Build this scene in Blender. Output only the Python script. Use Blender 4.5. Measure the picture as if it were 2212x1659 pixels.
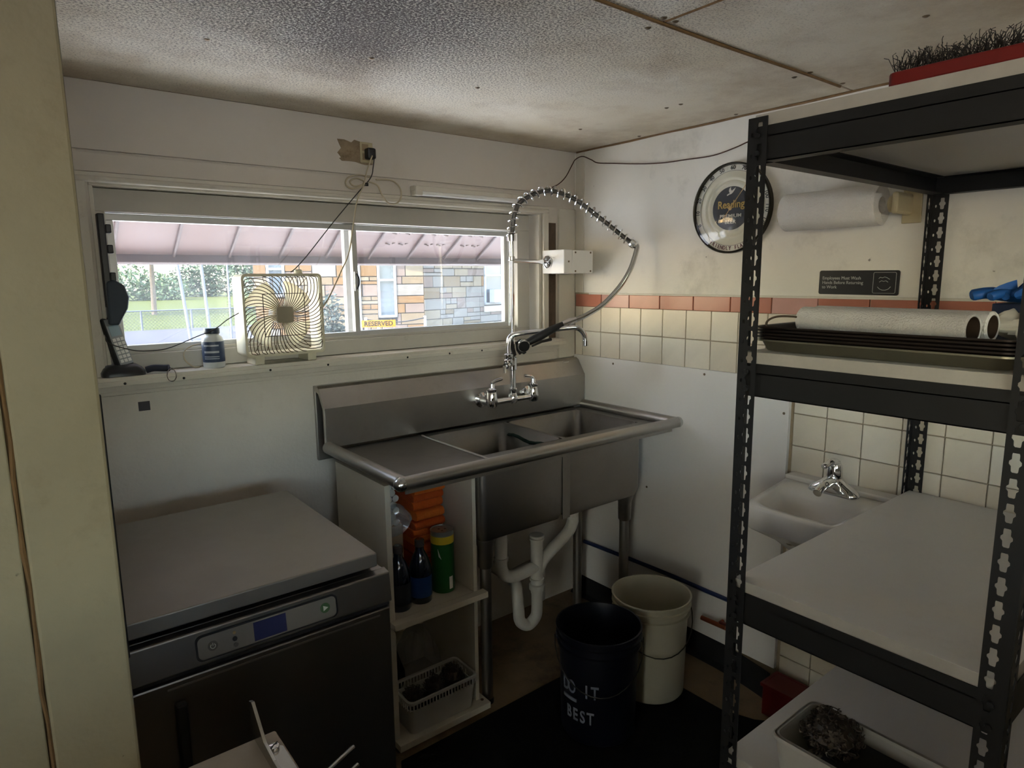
import bpy, bmesh, math, random
from mathutils import Vector, Matrix
random.seed(7)
for _o in list(bpy.data.objects): bpy.data.objects.remove(_o)
SC = bpy.context.scene
COL = SC.collection
PI = math.pi
# ------------------------------------------------------------------ camera
F_PX = 1415.06; YAW = .6679; PITCH = .1603; ROLL = -.0102
CAM = Vector((-2.0396, -2.1383, 1.4703))
_fw = Vector((math.sin(YAW)*math.cos(PITCH), math.cos(YAW)*math.cos(PITCH), -math.sin(PITCH)))
_rt = Vector((math.cos(YAW), -math.sin(YAW), 0)); _up = _rt.cross(_fw)
_r2 = _rt*math.cos(ROLL)+_up*math.sin(ROLL); _u2 = -_rt*math.sin(ROLL)+_up*math.cos(ROLL)
cd = bpy.data.cameras.new('camera'); cam = bpy.data.objects.new('camera', cd); COL.objects.link(cam)
cd.sensor_width = 36; cd.lens = F_PX/2212*36; cd.clip_start = .02; cd.clip_end = 500
_m = Matrix((( _r2.x,_u2.x,-_fw.x,CAM.x),(_r2.y,_u2.y,-_fw.y,CAM.y),(_r2.z,_u2.z,-_fw.z,CAM.z),(0,0,0,1)))
cam.matrix_world = _m
SC.camera = cam
def hit(px, py, ax, val):
    """point where the ray of a photo pixel meets the plane axis=val"""
    d = _fw+_r2*((px-1106)/F_PX)-_u2*((py-829.5)/F_PX)
    return CAM+d*((val-CAM[ax])/d[ax])
# ------------------------------------------------------------------ world, sun, exposure
W = bpy.data.worlds.new('sky'); SC.world = W; W.use_nodes = True
_n = W.node_tree.nodes; _l = W.node_tree.links
_bg = _n['Background']; _sky = _n.new('ShaderNodeTexSky'); _sky.sky_type = 'NISHITA'; _sky.sun_disc = False
_sky.sun_elevation = math.radians(42); _sky.sun_rotation = math.radians(-80); _sky.air_density = 1.2; _sky.dust_density = 1.6
_l.new(_sky.outputs[0], _bg.inputs[0]); _bg.inputs[1].default_value = .9
sd = bpy.data.lights.new('sun', 'SUN'); sun = bpy.data.objects.new('sun', sd); COL.objects.link(sun)
sd.energy = 8.0; sd.angle = math.radians(.6); sd.color = (1, .96, .90)
sun.rotation_euler = Vector((-.76, -.12, .64)).to_track_quat('Z', 'Y').to_euler(); sun.location = (-8, 3, 12)
SC.view_settings.view_transform = 'Standard'; SC.view_settings.look = 'None'
SC.view_settings.gamma = 1; SC.view_settings.use_curve_mapping = False; SC.view_settings.exposure = 1.75
# ------------------------------------------------------------------ materials
MATS = {}
def mat(name, col, rough=.6, metal=0, var=0, vscale=6, dirt=None, dscale=3, damt=.5, dthr=.55, bump=0, bscale=60, spec=.5, trans=0, emit=None, estr=0, aniso=None, coat=0, alpha=None, ior=1.45, sss=0, specks=None):
    """procedural principled material: colour variation + dirt patches + fine relief"""
    if name in MATS: return MATS[name]
    m = bpy.data.materials.new(name); m.use_nodes = True
    n = m.node_tree.nodes; l = m.node_tree.links; b = n['Principled BSDF']
    b.inputs['Roughness'].default_value = rough; b.inputs['Metallic'].default_value = metal
    b.inputs['Specular IOR Level'].default_value = spec; b.inputs['Transmission Weight'].default_value = trans
    b.inputs['Coat Weight'].default_value = coat; b.inputs['IOR'].default_value = ior
    if alpha is not None: b.inputs['Alpha'].default_value = alpha
    if sss: b.inputs['Subsurface Weight'].default_value = sss; b.inputs['Subsurface Radius'].default_value = (.02,.02,.02)
    c4 = tuple(col)+(1,)
    b.inputs['Base Color'].default_value = c4
    if emit: b.inputs['Emission Color'].default_value = tuple(emit)+(1,); b.inputs['Emission Strength'].default_value = estr
    tc = None
    if var or dirt or bump or aniso or specks:
        tc = n.new('ShaderNodeTexCoord'); co = tc.outputs['Object']
        if aniso:
            mp = n.new('ShaderNodeMapping'); mp.inputs['Scale'].default_value = aniso; l.new(co, mp.inputs[0]); co2 = mp.outputs[0]
        else: co2 = co
    src = None
    if var:
        t = n.new('ShaderNodeTexNoise'); t.inputs['Scale'].default_value = vscale; t.inputs['Detail'].default_value = 6; t.inputs['Roughness'].default_value = .65
        l.new(co2, t.inputs[0])
        r = n.new('ShaderNodeValToRGB'); e = r.color_ramp.elements
        e[0].position = .3; e[1].position = .7
        e[0].color = tuple(max(0, c*(1-var)) for c in col)+(1,); e[1].color = tuple(min(1, c*(1+var*.6)) for c in col)+(1,)
        l.new(t.outputs[0], r.inputs[0]); src = r.outputs[0]
    if dirt:
        t = n.new('ShaderNodeTexNoise'); t.inputs['Scale'].default_value = dscale; t.inputs['Detail'].default_value = 9; t.inputs['Roughness'].default_value = .7
        l.new(co, t.inputs[0])
        r = n.new('ShaderNodeValToRGB'); e = r.color_ramp.elements
        e[0].position = dthr; e[1].position = min(1, dthr+.2); e[0].color = (0,0,0,1); e[1].color = (damt,damt,damt,1)
        l.new(t.outputs[0], r.inputs[0])
        x = n.new('ShaderNodeMixRGB'); x.inputs[2].default_value = tuple(dirt)+(1,); l.new(r.outputs[0], x.inputs[0])
        if src: l.new(src, x.inputs[1])
        else: x.inputs[1].default_value = c4
        src = x.outputs[0]
    if specks:
        sc_, sthr, scol = specks
        t = n.new('ShaderNodeTexNoise'); t.inputs['Scale'].default_value = sc_; t.inputs['Detail'].default_value = 5; t.inputs['Roughness'].default_value = .6; l.new(co, t.inputs[0])
        r = n.new('ShaderNodeValToRGB'); e = r.color_ramp.elements; e[0].position = sthr; e[1].position = sthr+.035; e[0].color = (0,0,0,1); e[1].color = (.85,.85,.85,1); l.new(t.outputs[0], r.inputs[0])
        x = n.new('ShaderNodeMixRGB'); x.inputs[2].default_value = tuple(scol)+(1,); l.new(r.outputs[0], x.inputs[0])
        if src: l.new(src, x.inputs[1])
        else: x.inputs[1].default_value = c4
        src = x.outputs[0]
    if src: l.new(src, b.inputs['Base Color'])
    if bump:
        t = n.new('ShaderNodeTexNoise'); t.inputs['Scale'].default_value = bscale; t.inputs['Detail'].default_value = 4; l.new(co2, t.inputs[0])
        bp = n.new('ShaderNodeBump'); bp.inputs['Strength'].default_value = bump; bp.inputs['Distance'].default_value = .004
        l.new(t.outputs[0], bp.inputs['Height']); l.new(bp.outputs[0], b.inputs['Normal'])
    MATS[name] = m; return m
def srgb(r, g, b):
    f = lambda v: (v/255/12.92) if v <= 10 else ((v/255+.055)/1.055)**2.4
    return (f(r), f(g), f(b))
# ------------------------------------------------------------------ geometry
ORI = {}
def base_of(o):
    return ORI.get(o.name, Vector((0,0,0)))
def props(o, label=None, cat=None, group=None, kind=None):
    if label: o['label'] = label
    if cat: o['category'] = cat
    if group: o['group'] = group
    if kind: o['kind'] = kind
    return o
def thing(name, label, cat, loc, group=None, kind=None):
    o = bpy.data.objects.new(name, None); COL.objects.link(o); o.empty_display_size = .05
    o.location = loc; ORI[o.name] = Vector(loc)
    return props(o, label, cat, group, kind)
class MB:
    def __init__(s): s.v = []; s.f = []
    def add(s, vs, fs):
        k = len(s.v); s.v += [Vector(p) for p in vs]; s.f += [tuple(i+k for i in f) for f in fs]; return s
    def box(s, x0, x1, y0, y1, z0, z1):
        if x0 > x1: x0, x1 = x1, x0
        if y0 > y1: y0, y1 = y1, y0
        if z0 > z1: z0, z1 = z1, z0
        return s.add([(x0,y0,z0),(x1,y0,z0),(x1,y1,z0),(x0,y1,z0),(x0,y0,z1),(x1,y0,z1),(x1,y1,z1),(x0,y1,z1)],
            [(0,3,2,1),(4,5,6,7),(0,1,5,4),(1,2,6,5),(2,3,7,6),(3,0,4,7)])
    def obox(s, c, sx, sy, sz, rot=None):
        c = Vector(c); R = rot if rot is not None else Matrix.Identity(3)
        P = [c+R@Vector((x*sx/2, y*sy/2, z*sz/2)) for x,y,z in ((-1,-1,-1),(1,-1,-1),(1,1,-1),(-1,1,-1),(-1,-1,1),(1,-1,1),(1,1,1),(-1,1,1))]
        return s.add(P, [(0,3,2,1),(4,5,6,7),(0,1,5,4),(1,2,6,5),(2,3,7,6),(3,0,4,7)])
    def hexa(s, P):
        return s.add(P, [(0,3,2,1),(4,5,6,7),(0,1,5,4),(1,2,6,5),(2,3,7,6),(3,0,4,7)])
    def bar(s, a, b, w, h, up=(0,0,1)):
        a = Vector(a); b = Vector(b); d = (b-a); L = d.length; d.normalize(); up = Vector(up)
        if abs(d.dot(up)) > .99: up = Vector((1,0,0))
        x = d.cross(up).normalized(); z = x.cross(d)
        return s.obox((a+b)/2, w, L, h, Matrix((x, d, z)).transposed())
    def tube(s, pts, r, seg=10, closed=False, cap=True):
        P = [Vector(p) for p in pts]; n = len(P); R = r if isinstance(r, (list, tuple)) else [r]*n
        k = len(s.v); prev = None
        for i in range(n):
            if closed: d = P[(i+1) % n]-P[i-1]
            else: d = P[min(i+1, n-1)]-P[max(i-1, 0)]
            d = d.normalized() if d.length > 1e-9 else Vector((0,0,1))
            if prev is None:
                u = Vector((0,0,1)) if abs(d.z) < .9 else Vector((1,0,0)); x = d.cross(u).normalized()
            else:
                x = prev-d*prev.dot(d); x = x.normalized() if x.length > 1e-9 else prev
            prev = x; y = d.cross(x)
            for j in range(seg):
                a = 2*PI*j/seg; s.v.append(P[i]+(x*math.cos(a)+y*math.sin(a))*R[i])
        m = n if closed else n-1
        for i in range(m):
            for j in range(seg):
                a = k+i*seg+j; b = k+i*seg+(j+1) % seg; i2 = (i+1) % n
                s.f.append((a, b, k+i2*seg+(j+1) % seg, k+i2*seg+j))
        if cap and not closed:
            s.f.append(tuple(k+j for j in range(seg))[::-1]); s.f.append(tuple(k+(n-1)*seg+j for j in range(seg)))
        return s
    def cyl(s, a, b, r, r2=None, seg=20): return s.tube([a, b], [r, r if r2 is None else r2], seg)
    def lathe(s, prof, c=(0,0,0), axis=(0,0,1), seg=28, xdir=None, cap=True):
        """prof: (radius, height along axis)"""
        A = Vector(axis).normalized(); u = Vector(xdir) if xdir else (Vector((1,0,0)) if abs(A.x) < .9 else Vector((0,1,0)))
        X = (u-A*u.dot(A)).normalized(); Y = A.cross(X); c = Vector(c); k = len(s.v); n = len(prof)
        for r, h in prof:
            for j in range(seg):
                a = 2*PI*j/seg; s.v.append(c+A*h+(X*math.cos(a)+Y*math.sin(a))*max(r, 1e-5))
        for i in range(n-1):
            for j in range(seg):
                s.f.append((k+i*seg+j, k+i*seg+(j+1) % seg, k+(i+1)*seg+(j+1) % seg, k+(i+1)*seg+j))
        if cap and prof[0][0] > 2e-5: s.f.append(tuple(k+j for j in range(seg))[::-1])
        if cap and prof[-1][0] > 2e-5: s.f.append(tuple(k+(n-1)*seg+j for j in range(seg)))
        return s
    def prism(s, poly, f3, t0, t1):
        """poly 2D list; f3(u,v,t)->3D"""
        n = len(poly); k = len(s.v)
        s.v += [Vector(f3(u, v, t0)) for u, v in poly]+[Vector(f3(u, v, t1)) for u, v in poly]
        s.f.append(tuple(range(k, k+n))[::-1]); s.f.append(tuple(range(k+n, k+2*n)))
        for i in range(n): s.f.append((k+i, k+(i+1) % n, k+n+(i+1) % n, k+n+i))
        return s
    def loft(s, rings, close=True, cap0=False, cap1=False):
        k = len(s.v); n = len(rings[0])
        for r in rings: s.v += [Vector(p) for p in r]
        m = n if close else n-1
        for i in range(len(rings)-1):
            for j in range(m): s.f.append((k+i*n+j, k+i*n+(j+1) % n, k+(i+1)*n+(j+1) % n, k+(i+1)*n+j))
        if cap0: s.f.append(tuple(k+j for j in range(n))[::-1])
        if cap1: s.f.append(tuple(k+(len(rings)-1)*n+j for j in range(n)))
        return s
    def build(s, name, m, parent=None, smooth=False, bevel=0, local=False, at=None, segs=2, solid=0, fixn=True, **pr):
        me = bpy.data.meshes.new(name)
        if parent is not None: o0 = base_of(parent) if not local else Vector((0,0,0))
        elif at is not None: o0 = Vector(at)
        elif local: o0 = Vector((0,0,0))
        else:
            xs = [p.x for p in s.v]; ys = [p.y for p in s.v]; zs = [p.z for p in s.v]
            o0 = Vector(((min(xs)+max(xs))/2, (min(ys)+max(ys))/2, min(zs)))
        me.from_pydata([p-o0 for p in s.v], [], s.f); me.update()
        if fixn:
            bm = bmesh.new(); bm.from_mesh(me); bmesh.ops.recalc_face_normals(bm, faces=bm.faces); bm.to_mesh(me); bm.free()
        if m: me.materials.append(m)
        o = bpy.data.objects.new(name, me); COL.objects.link(o)
        if parent is not None: o.parent = parent; ORI[o.name] = o0
        else: o.location = o0; ORI[o.name] = o0
        finish(o, smooth, bevel, segs, solid)
        return props(o, **pr)
def finish(o, smooth=False, bevel=0, segs=2, solid=0):
    if solid:
        md = o.modifiers.new('solid', 'SOLIDIFY'); md.thickness = solid; md.offset = 0
    if bevel:
        md = o.modifiers.new('bevel', 'BEVEL'); md.width = bevel; md.segments = segs; md.limit_method = 'ANGLE'; md.angle_limit = math.radians(40)
    if smooth:
        me = o.data
        me.polygons.foreach_set('use_smooth', [True]*len(me.polygons))
        try: me.set_sharp_from_angle(angle=math.radians(40 if smooth is True else smooth))
        except Exception: pass
def shared(name, o_src, loc, parent=None, rot=None, scale=None):
    """another object on the same mesh data"""
    o = bpy.data.objects.new(name, o_src.data); COL.objects.link(o)
    o.parent = parent; o.location = Vector(loc)-(base_of(parent) if parent is not None else Vector((0,0,0)))
    if rot: o.rotation_euler = rot
    if scale: o.scale = scale
    for md in o_src.modifiers:
        m2 = o.modifiers.new(md.name, md.type)
        if md.type == 'BEVEL': m2.width = md.width; m2.segments = md.segments; m2.limit_method = md.limit_method; m2.angle_limit = md.angle_limit
    return o
def box(name, m, x0, x1, y0, y1, z0, z1, parent=None, bevel=0, **k):
    return MB().box(x0,x1,y0,y1,z0,z1).build(name, m, parent, bevel=bevel, **k)
def catmull(P, n=8, closed=False):
    P = [Vector(p) for p in P]; out = []; N = len(P)
    for i in range(N if closed else N-1):
        g = lambda k: P[k % N] if closed else P[min(max(k, 0), N-1)]
        a, b, c, d = g(i-1), g(i), g(i+1), g(i+2)
        for j in range(n):
            t = j/n
            out.append(.5*((2*b)+(c-a)*t+(2*a-5*b+4*c-d)*t*t+(3*b-a-3*c+d)*t**3))
    if not closed: out.append(P[-1])
    return out
def rrect(w, h, r, n=5, cx=0, cy=0):
    out = []
    for sx, sy, a0 in ((1,1,0),(-1,1,90),(-1,-1,180),(1,-1,270)):
        for i in range(n+1):
            a = math.radians(a0+90*i/n); out.append((cx+sx*(w/2-r)+r*math.cos(a), cy+sy*(h/2-r)+r*math.sin(a)))
    return out
def text_mesh(name, body, size, m, M, parent=None, depth=.0006, align='CENTER', bold=0, sx=1, spacing=1):
    """flat lettering as a mesh; M: 4x4 world matrix of the text plane"""
    cu = bpy.data.curves.new(name, 'FONT'); cu.body = body; cu.size = size; cu.extrude = depth; cu.align_x = align; cu.align_y = 'CENTER'
    cu.offset = bold; cu.resolution_u = 3; cu.space_character = spacing
    t = bpy.data.objects.new(name+'_tmp', cu); COL.objects.link(t)
    dg = bpy.context.evaluated_depsgraph_get(); me = bpy.data.meshes.new_from_object(t.evaluated_get(dg)); bpy.data.objects.remove(t)
    o0 = base_of(parent) if parent is not None else Vector(M.translation)
    S = Matrix.Diagonal((sx,1,1,1))
    me.transform(Matrix.Translation(-o0)@M@S); me.materials.clear(); me.materials.append(m); me.name = name
    o = bpy.data.objects.new(name, me); COL.objects.link(o)
    if parent is not None: o.parent = parent
    else: o.location = o0
    return o
def frame(o, x, y):
    """4x4 from origin and in-plane x,y axes"""
    x = Vector(x).normalized(); y = Vector(y); y = (y-x*y.dot(x)).normalized(); z = x.cross(y)
    return Matrix(((x.x,y.x,z.x,o[0]),(x.y,y.y,z.y,o[1]),(x.z,y.z,z.z,o[2]),(0,0,0,1)))
def fill2d(outer, holes, M, thick, name):
    """flat plate with holes -> mesh (uses a filled 2D curve)"""
    cu = bpy.data.curves.new(name, 'CURVE'); cu.dimensions = '2D'; cu.fill_mode = 'BOTH'; cu.extrude = thick/2
    for P in [outer]+holes:
        sp = cu.splines.new('POLY'); sp.points.add(len(P)-1)
        for p, q in zip(sp.points, P): p.co = (q[0], q[1], 0, 1)
        sp.use_cyclic_u = True
    t = bpy.data.objects.new(name+'_tmp', cu); COL.objects.link(t)
    dg = bpy.context.evaluated_depsgraph_get(); me = bpy.data.meshes.new_from_object(t.evaluated_get(dg)); bpy.data.objects.remove(t)
    me.transform(M); me.name = name; return me
def mesh_obj(name, me, m, parent=None, loc=None):
    me.materials.clear(); me.materials.append(m)
    o = bpy.data.objects.new(name, me); COL.objects.link(o)
    if parent is not None:
        o.parent = parent
    if loc is not None: o.location = Vector(loc)-(base_of(parent) if parent is not None else Vector((0,0,0)))
    return o
# ================================================================== palette
WALLC = srgb(208,200,188)
M_wall = mat('painted_wall', WALLC, .55, var=.10, vscale=2.5, dirt=srgb(150,132,104), dscale=1.7, damt=.45, dthr=.56, bump=.25, bscale=90)
M_wallr = mat('painted_panel', srgb(222,218,208), .5, var=.07, vscale=2.2, dirt=srgb(140,136,126), dscale=3.4, damt=.5, dthr=.55, bump=.2, bscale=70, specks=(18, .715, srgb(110,104,94)))
M_frp = mat('white_sheet_panel', srgb(224,220,214), .35, var=.04, vscale=1.5, dirt=srgb(170,166,156), dscale=2, damt=.3, dthr=.6)
M_trim = mat('cream_trim', srgb(206,200,186), .5, var=.08, vscale=5, dirt=srgb(120,98,72), dscale=9, damt=.5, dthr=.60, specks=(40, .72, srgb(80,60,40)))
M_post = mat('stained_post', srgb(134,124,98), .55, var=.12, vscale=4, dirt=srgb(104,84,54), dscale=6, damt=.55, dthr=.56, bump=.4, bscale=40, specks=(26, .70, srgb(62,44,26)))
M_groove = mat('brown_grime', srgb(104,78,46), .8, var=.3, vscale=20)
M_dark = mat('black_rubber', (.006,.006,.007), .75, var=.3, vscale=30)
M_white = mat('white_plastic', (.78,.77,.74), .4)
M_floor = mat('floor_vinyl', srgb(138,118,92), .6, var=.2, vscale=9, dirt=srgb(60,46,32), dscale=4, damt=.8, dthr=.5)
M_grout = mat('grout', srgb(176,160,134), .9, var=.15, vscale=40)
M_screw = mat('screw_head', srgb(120,104,84), .45, .7)
# ------------------------------------------------------------------ ceiling material (soot-stained stipple)
def ceiling_mat():
    m = bpy.data.materials.new('stippled_ceiling'); m.use_nodes = True; n = m.node_tree.nodes; l = m.node_tree.links; b = n['Principled BSDF']
    b.inputs['Roughness'].default_value = .8
    g = n.new('ShaderNodeNewGeometry'); co = g.outputs['Position']
    def noise(sc, det=6, ro=.6):
        t = n.new('ShaderNodeTexNoise'); t.inputs['Scale'].default_value = sc; t.inputs['Detail'].default_value = det; t.inputs['Roughness'].default_value = ro; l.new(co, t.inputs[0]); return t.outputs[0]
    def ramp(s, a, c0, d, c1):
        r = n.new('ShaderNodeValToRGB'); e = r.color_ramp.elements; e[0].position = a; e[1].position = d; e[0].color = c0+(1,); e[1].color = c1+(1,); l.new(s, r.inputs[0]); return r.outputs[0]
    def math_(op, a, bb):
        x = n.new('ShaderNodeMath'); x.operation = op
        for i, q in enumerate((a, bb)):
            if hasattr(q, 'links'): l.new(q, x.inputs[i])
            else: x.inputs[i].default_value = q
        x.use_clamp = True; return x.outputs[0]
    # soot patch: soft ellipse around (-1.3,-.95) broken up by noise
    sep = n.new('ShaderNodeVectorMath'); sep.operation = 'SUBTRACT'; l.new(co, sep.inputs[0]); sep.inputs[1].default_value = (-1.36,-.84,2)
    sc = n.new('ShaderNodeVectorMath'); sc.operation = 'MULTIPLY'; l.new(sep.outputs[0], sc.inputs[0]); sc.inputs[1].default_value = (.80,.95,0)
    ln = n.new('ShaderNodeVectorMath'); ln.operation = 'LENGTH'; l.new(sc.outputs[0], ln.inputs[0])
    patch = ramp(ln.outputs['Value'], .0, (1,1,1), .95, (.05,.05,.05))
    amt = math_('ADD', patch, math_('MULTIPLY', math_('SUBTRACT', noise(2.2), .5), .8))
    grain = noise(185, 4, .75)
    thr = math_('SUBTRACT', .59, math_('MULTIPLY', amt, .19))
    spk = math_('MULTIPLY', math_('SUBTRACT', grain, thr), 12)
    spk = math_('MULTIPLY', spk, math_('ADD', math_('MULTIPLY', amt, 1.1), .04))
    base = ramp(noise(1.3, 4), .35, srgb(214,202,178), .7, srgb(232,226,214))
    stain = ramp(noise(2.3, 8, .7), .44, (0,0,0), .70, (.62,.62,.62))
    mx = n.new('ShaderNodeMixRGB'); l.new(stain, mx.inputs[0]); l.new(base, mx.inputs[1]); mx.inputs[2].default_value = srgb(152,126,92)+(1,)
    m2 = n.new('ShaderNodeMixRGB'); l.new(spk, m2.inputs[0]); l.new(mx.outputs[0], m2.inputs[1]); m2.inputs[2].default_value = srgb(60,44,40)+(1,)
    l.new(m2.outputs[0], b.inputs['Base Color'])
    bp = n.new('ShaderNodeBump'); bp.inputs['Strength'].default_value = .35; bp.inputs['Distance'].default_value = .003; l.new(grain, bp.inputs['Height']); l.new(bp.outputs[0], b.inputs['Normal'])
    return m
M_ceil = ceiling_mat()
# ================================================================== room shell
RX0, RY0, ZC = -3.7, -4.3, 2.0
fl = box('floor', M_floor, RX0-.1, .1, RY0-.1, .1, -.1, 0, kind='structure')
ce = thing('ceiling', None, None, (-1.8,-2,ZC), kind='structure')
box('slab', M_trim, RX0-.1, .12, RY0-.1, .12, ZC+.012, ZC+.14, ce)
S1, S2 = -1.172, -.864
box('ceiling_panel', M_ceil, RX0, -.0005, S1+.004, -.0005, ZC, ZC+.012, ce)
box('ceiling_panel', M_ceil, S2+.002, -.0005, -3.6, S1-.004, ZC, ZC+.012, ce)
box('ceiling_panel', M_ceil, RX0, S2-.002, -3.6, S1-.004, ZC, ZC+.012, ce)
box('ceiling_panel', M_ceil, RX0, -.0005, RY0, -3.604, ZC, ZC+.012, ce)
M_caulk = mat('brown_caulk', srgb(120,92,58), .7, var=.3, vscale=30)
mb = MB(); mb.tube([(x, S1+.0025*math.sin(x*7), ZC-.001) for x in [RX0+.02+i*.1 for i in range(37)]], .0045, 8)
mb.build('seam_bead', M_caulk, ce, smooth=True)
MB().tube([(S2, S1-.01, ZC-.0005), (S2, -3.6, ZC-.0005)], .003, 8).build('seam_bead', M_caulk, ce, smooth=True)
scr0 = MB().lathe([(.0001,-.003),(.004,-.0025),(.0075,0),(.0075,.001)], (0,0,0), seg=12).build('screw', M_screw, ce, smooth=True, local=True)
SCREWS = [(-.881,-1.190),(-.845,-1.192),(-.864,-1.134),(-.272,-1.186),(-.265,-1.138),(-.286,-.724),(-.286,-.779),(-.297,-.344),(-.03,-.39),(-.03,-.807),(-.448,-1.525),(-.1,-1.19),(-.9,-.55),(-1.25,-.6),(-1.6,-.5),(-1.5,-1.14),(-1.5,-1.2)]
for i, (x, y) in enumerate(SCREWS):
    if i == 0: scr0.location = Vector((x,y,ZC))-ORI[ce.name]
    else: shared('screw', scr0, (x,y,ZC), ce)
# brown dirt line where ceiling meets walls
MB().tube([(-.003,-.02-.1*i, ZC-.003+.0012*math.sin(i*1.7)) for i in range(36)], .004, 6).build('corner_caulk', M_caulk, ce, smooth=True)
MB().tube([(-.02-.1*i,-.003, ZC-.002+.001*math.sin(i*1.7)) for i in range(36)], .0025, 6).build('corner_caulk', M_caulk, ce, smooth=True)
# ------------------------------------------------------------------ window wall
OX0, OX1, OZ0, OZ1, WT = -1.80, -.195, 1.205, 1.742, .14
wb = thing('wall_back', None, None, (-1.8,0,0), kind='structure')
box('wall_body', M_wall, RX0-.1, OX0, 0, WT, 0, 1.82, wb)
box('wall_body', M_wall, OX1, .1, 0, WT, 0, 1.82, wb)
box('wall_body', M_wall, OX0, OX1, 0, WT, 0, OZ0, wb)
box('wall_body', M_wall, OX0, OX1, 0, WT, OZ1, 1.82, wb)
box('wall_body', M_wall, RX0-.1, .1, .003, WT, 1.817, ZC+.1, wb)
M_upper = mat('upper_board', srgb(206,198,186), .5, var=.06, vscale=1.2, dirt=srgb(160,140,112), dscale=1.4, damt=.3, dthr=.6)
box('upper_board', M_upper, RX0, -.001, -.006, .002, 1.822, ZC-.001, wb, bevel=.0015)
box('lower_board', M_upper, RX0, -.10, -.004, .001, 1.765, 1.815, wb, bevel=.0015)
# board below the sill, joint line and the big painted panel beneath
box('apron_board', M_wall, RX0, -.012, -.010, 0, 1.162, 1.196, wb, bevel=.002)
box('lower_panel', M_wall, RX0, -.012, -.004, 0, .02, 1.152, wb, bevel=.0015)
box('corner_board', M_trim, -.098, -.001, -.014, 0, 1.12, 1.76, wb, bevel=.002)
M_rawwood = mat('raw_dark_wood', srgb(86,72,58), .8, var=.3, vscale=6, aniso=(30,30,2), dirt=srgb(50,40,32), dscale=20, damt=.7, dthr=.5)
box('bare_strip', M_rawwood, -.152, -.108, -.003, 0, 1.20, 1.70, wb)
box('patch', mat('dark_patch', srgb(58,54,60), .6), -1.735, -1.705, -.0052, -.0035, 1.10, 1.127, wb)
# torn paint patch around the outlet
M_torn = mat('torn_plaster', srgb(150,132,106), .9, var=.25, vscale=25, dirt=srgb(96,70,44), dscale=30, damt=.8, dthr=.5)
rng = random.Random(3); poly = []
for i in range(22):
    t = i/22; 
    if t < .25: p = (-.083+.125*t/.25, .036)
    elif t < .5: p = (.042, .036-.072*(t-.25)/.25)
    elif t < .75: p = (.042-.125*(t-.5)/.25, -.036)
    else: p = (-.083, -.036+.072*(t-.75)/.25)
    j = .003 if p[0] > 0 else .009
    poly.append((p[0]+rng.uniform(-j,j), p[1]+rng.uniform(-j,j)*.7))
MB().prism(poly, lambda u,v,t: (-1.0+u*.95, t, 1.894+v), -.0075, -.0055).build('torn_patch', M_torn, wb)
# ------------------------------------------------------------------ window: casing, jambs, frame, sashes
w = thing('window_1', None, None, (-1.0,0,OZ0), kind='structure')
def wbox(name, m, *a, bevel=.002, **k): return box(name, m, *a, w, bevel=bevel, **k)
M_frame = mat('window_frame_paint', srgb(186,182,172), .5, var=.07, vscale=6, dirt=srgb(120,104,84), dscale=10, damt=.4, dthr=.62)
wbox('head_casing', M_trim, OX0-.06, OX1+.035, -.016, 0, OZ1+.006, OZ1+.021)
MB().tube([(OX0-.06,-.012,OZ1+.003),(OX1+.035,-.012,OZ1+.003)], .009, 12).build('head_bead', M_trim, w, smooth=True)
wbox('side_casing', M_trim, OX1+.008, OX1+.036, -.016, 0, OZ0, OZ1+.006)
wbox('side_casing', M_trim, OX0-.036, OX0-.008, -.016, 0, OZ0, OZ1+.006)
wbox('head_jamb', M_trim, OX0, OX1, -.004, .115, OZ1-.012, OZ1)
wbox('side_jamb', M_trim, OX1-.010, OX1, -.004, .115, OZ0, OZ1-.012)
wbox('side_jamb', M_trim, OX0, OX0+.010, -.004, .115, OZ0, OZ1-.012)
wbox('sill_board', M_trim, RX0, -.10, -.055, .12, 1.196, 1.210)
M_rub = mat('rubber_gasket', srgb(110,64,50), .8)
wbox('sill_nosing', M_trim, RX0, -.10, -.062, -.046, 1.185, 1.199)
# fixed outer frame
FX0, FX1, FZ0, FZ1 = OX0+.012, OX1-.03, 1.212, OZ1-.014
GY = .075
wbox('head_frame', M_frame, FX0, FX1, .035, .125, 1.665, FZ1)
wbox('sill_frame', M_frame, FX0, FX1, .035, .125, FZ0, 1.262)
wbox('side_frame', M_frame, FX0, -1.762, .035, .125, 1.262, 1.665)
wbox('side_frame', M_frame, -.290, FX1, .035, .125, 1.262, 1.665)
MB().tube([(FX1+.004,.06,FZ0),(FX1+.004,.06,FZ1)], .005, 8).build('gasket', M_rub, w, smooth=True)
wbox('track', M_frame, -1.762, -.29, .048, .054, 1.262, 1.272)
M_alum = mat('sash_metal', srgb(196,196,194), .4, .35, var=.05, vscale=8, dirt=srgb(110,100,90), dscale=16, damt=.4, dthr=.62)
MEET = -1.012
def sash(x0, x1, z0, z1, y, st=.020):
    s = wbox('sash_rail', M_alum, x0, x1, y-.012, y+.012, z0, z0+st)
    wbox('sash_rail', M_alum, x0, x1, y-.012, y+.012, z1-st, z1)
    wbox('sash_stile', M_alum, x0, x0+st, y-.012, y+.012, z0+st, z1-st)
    return wbox('sash_stile', M_alum, x1-st, x1, y-.012, y+.012, z0+st, z1-st)
sash(-1.762, MEET+.012, 1.266, 1.663, .070)
sash(MEET-.024, -.300, 1.266, 1.663, .098)
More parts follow.
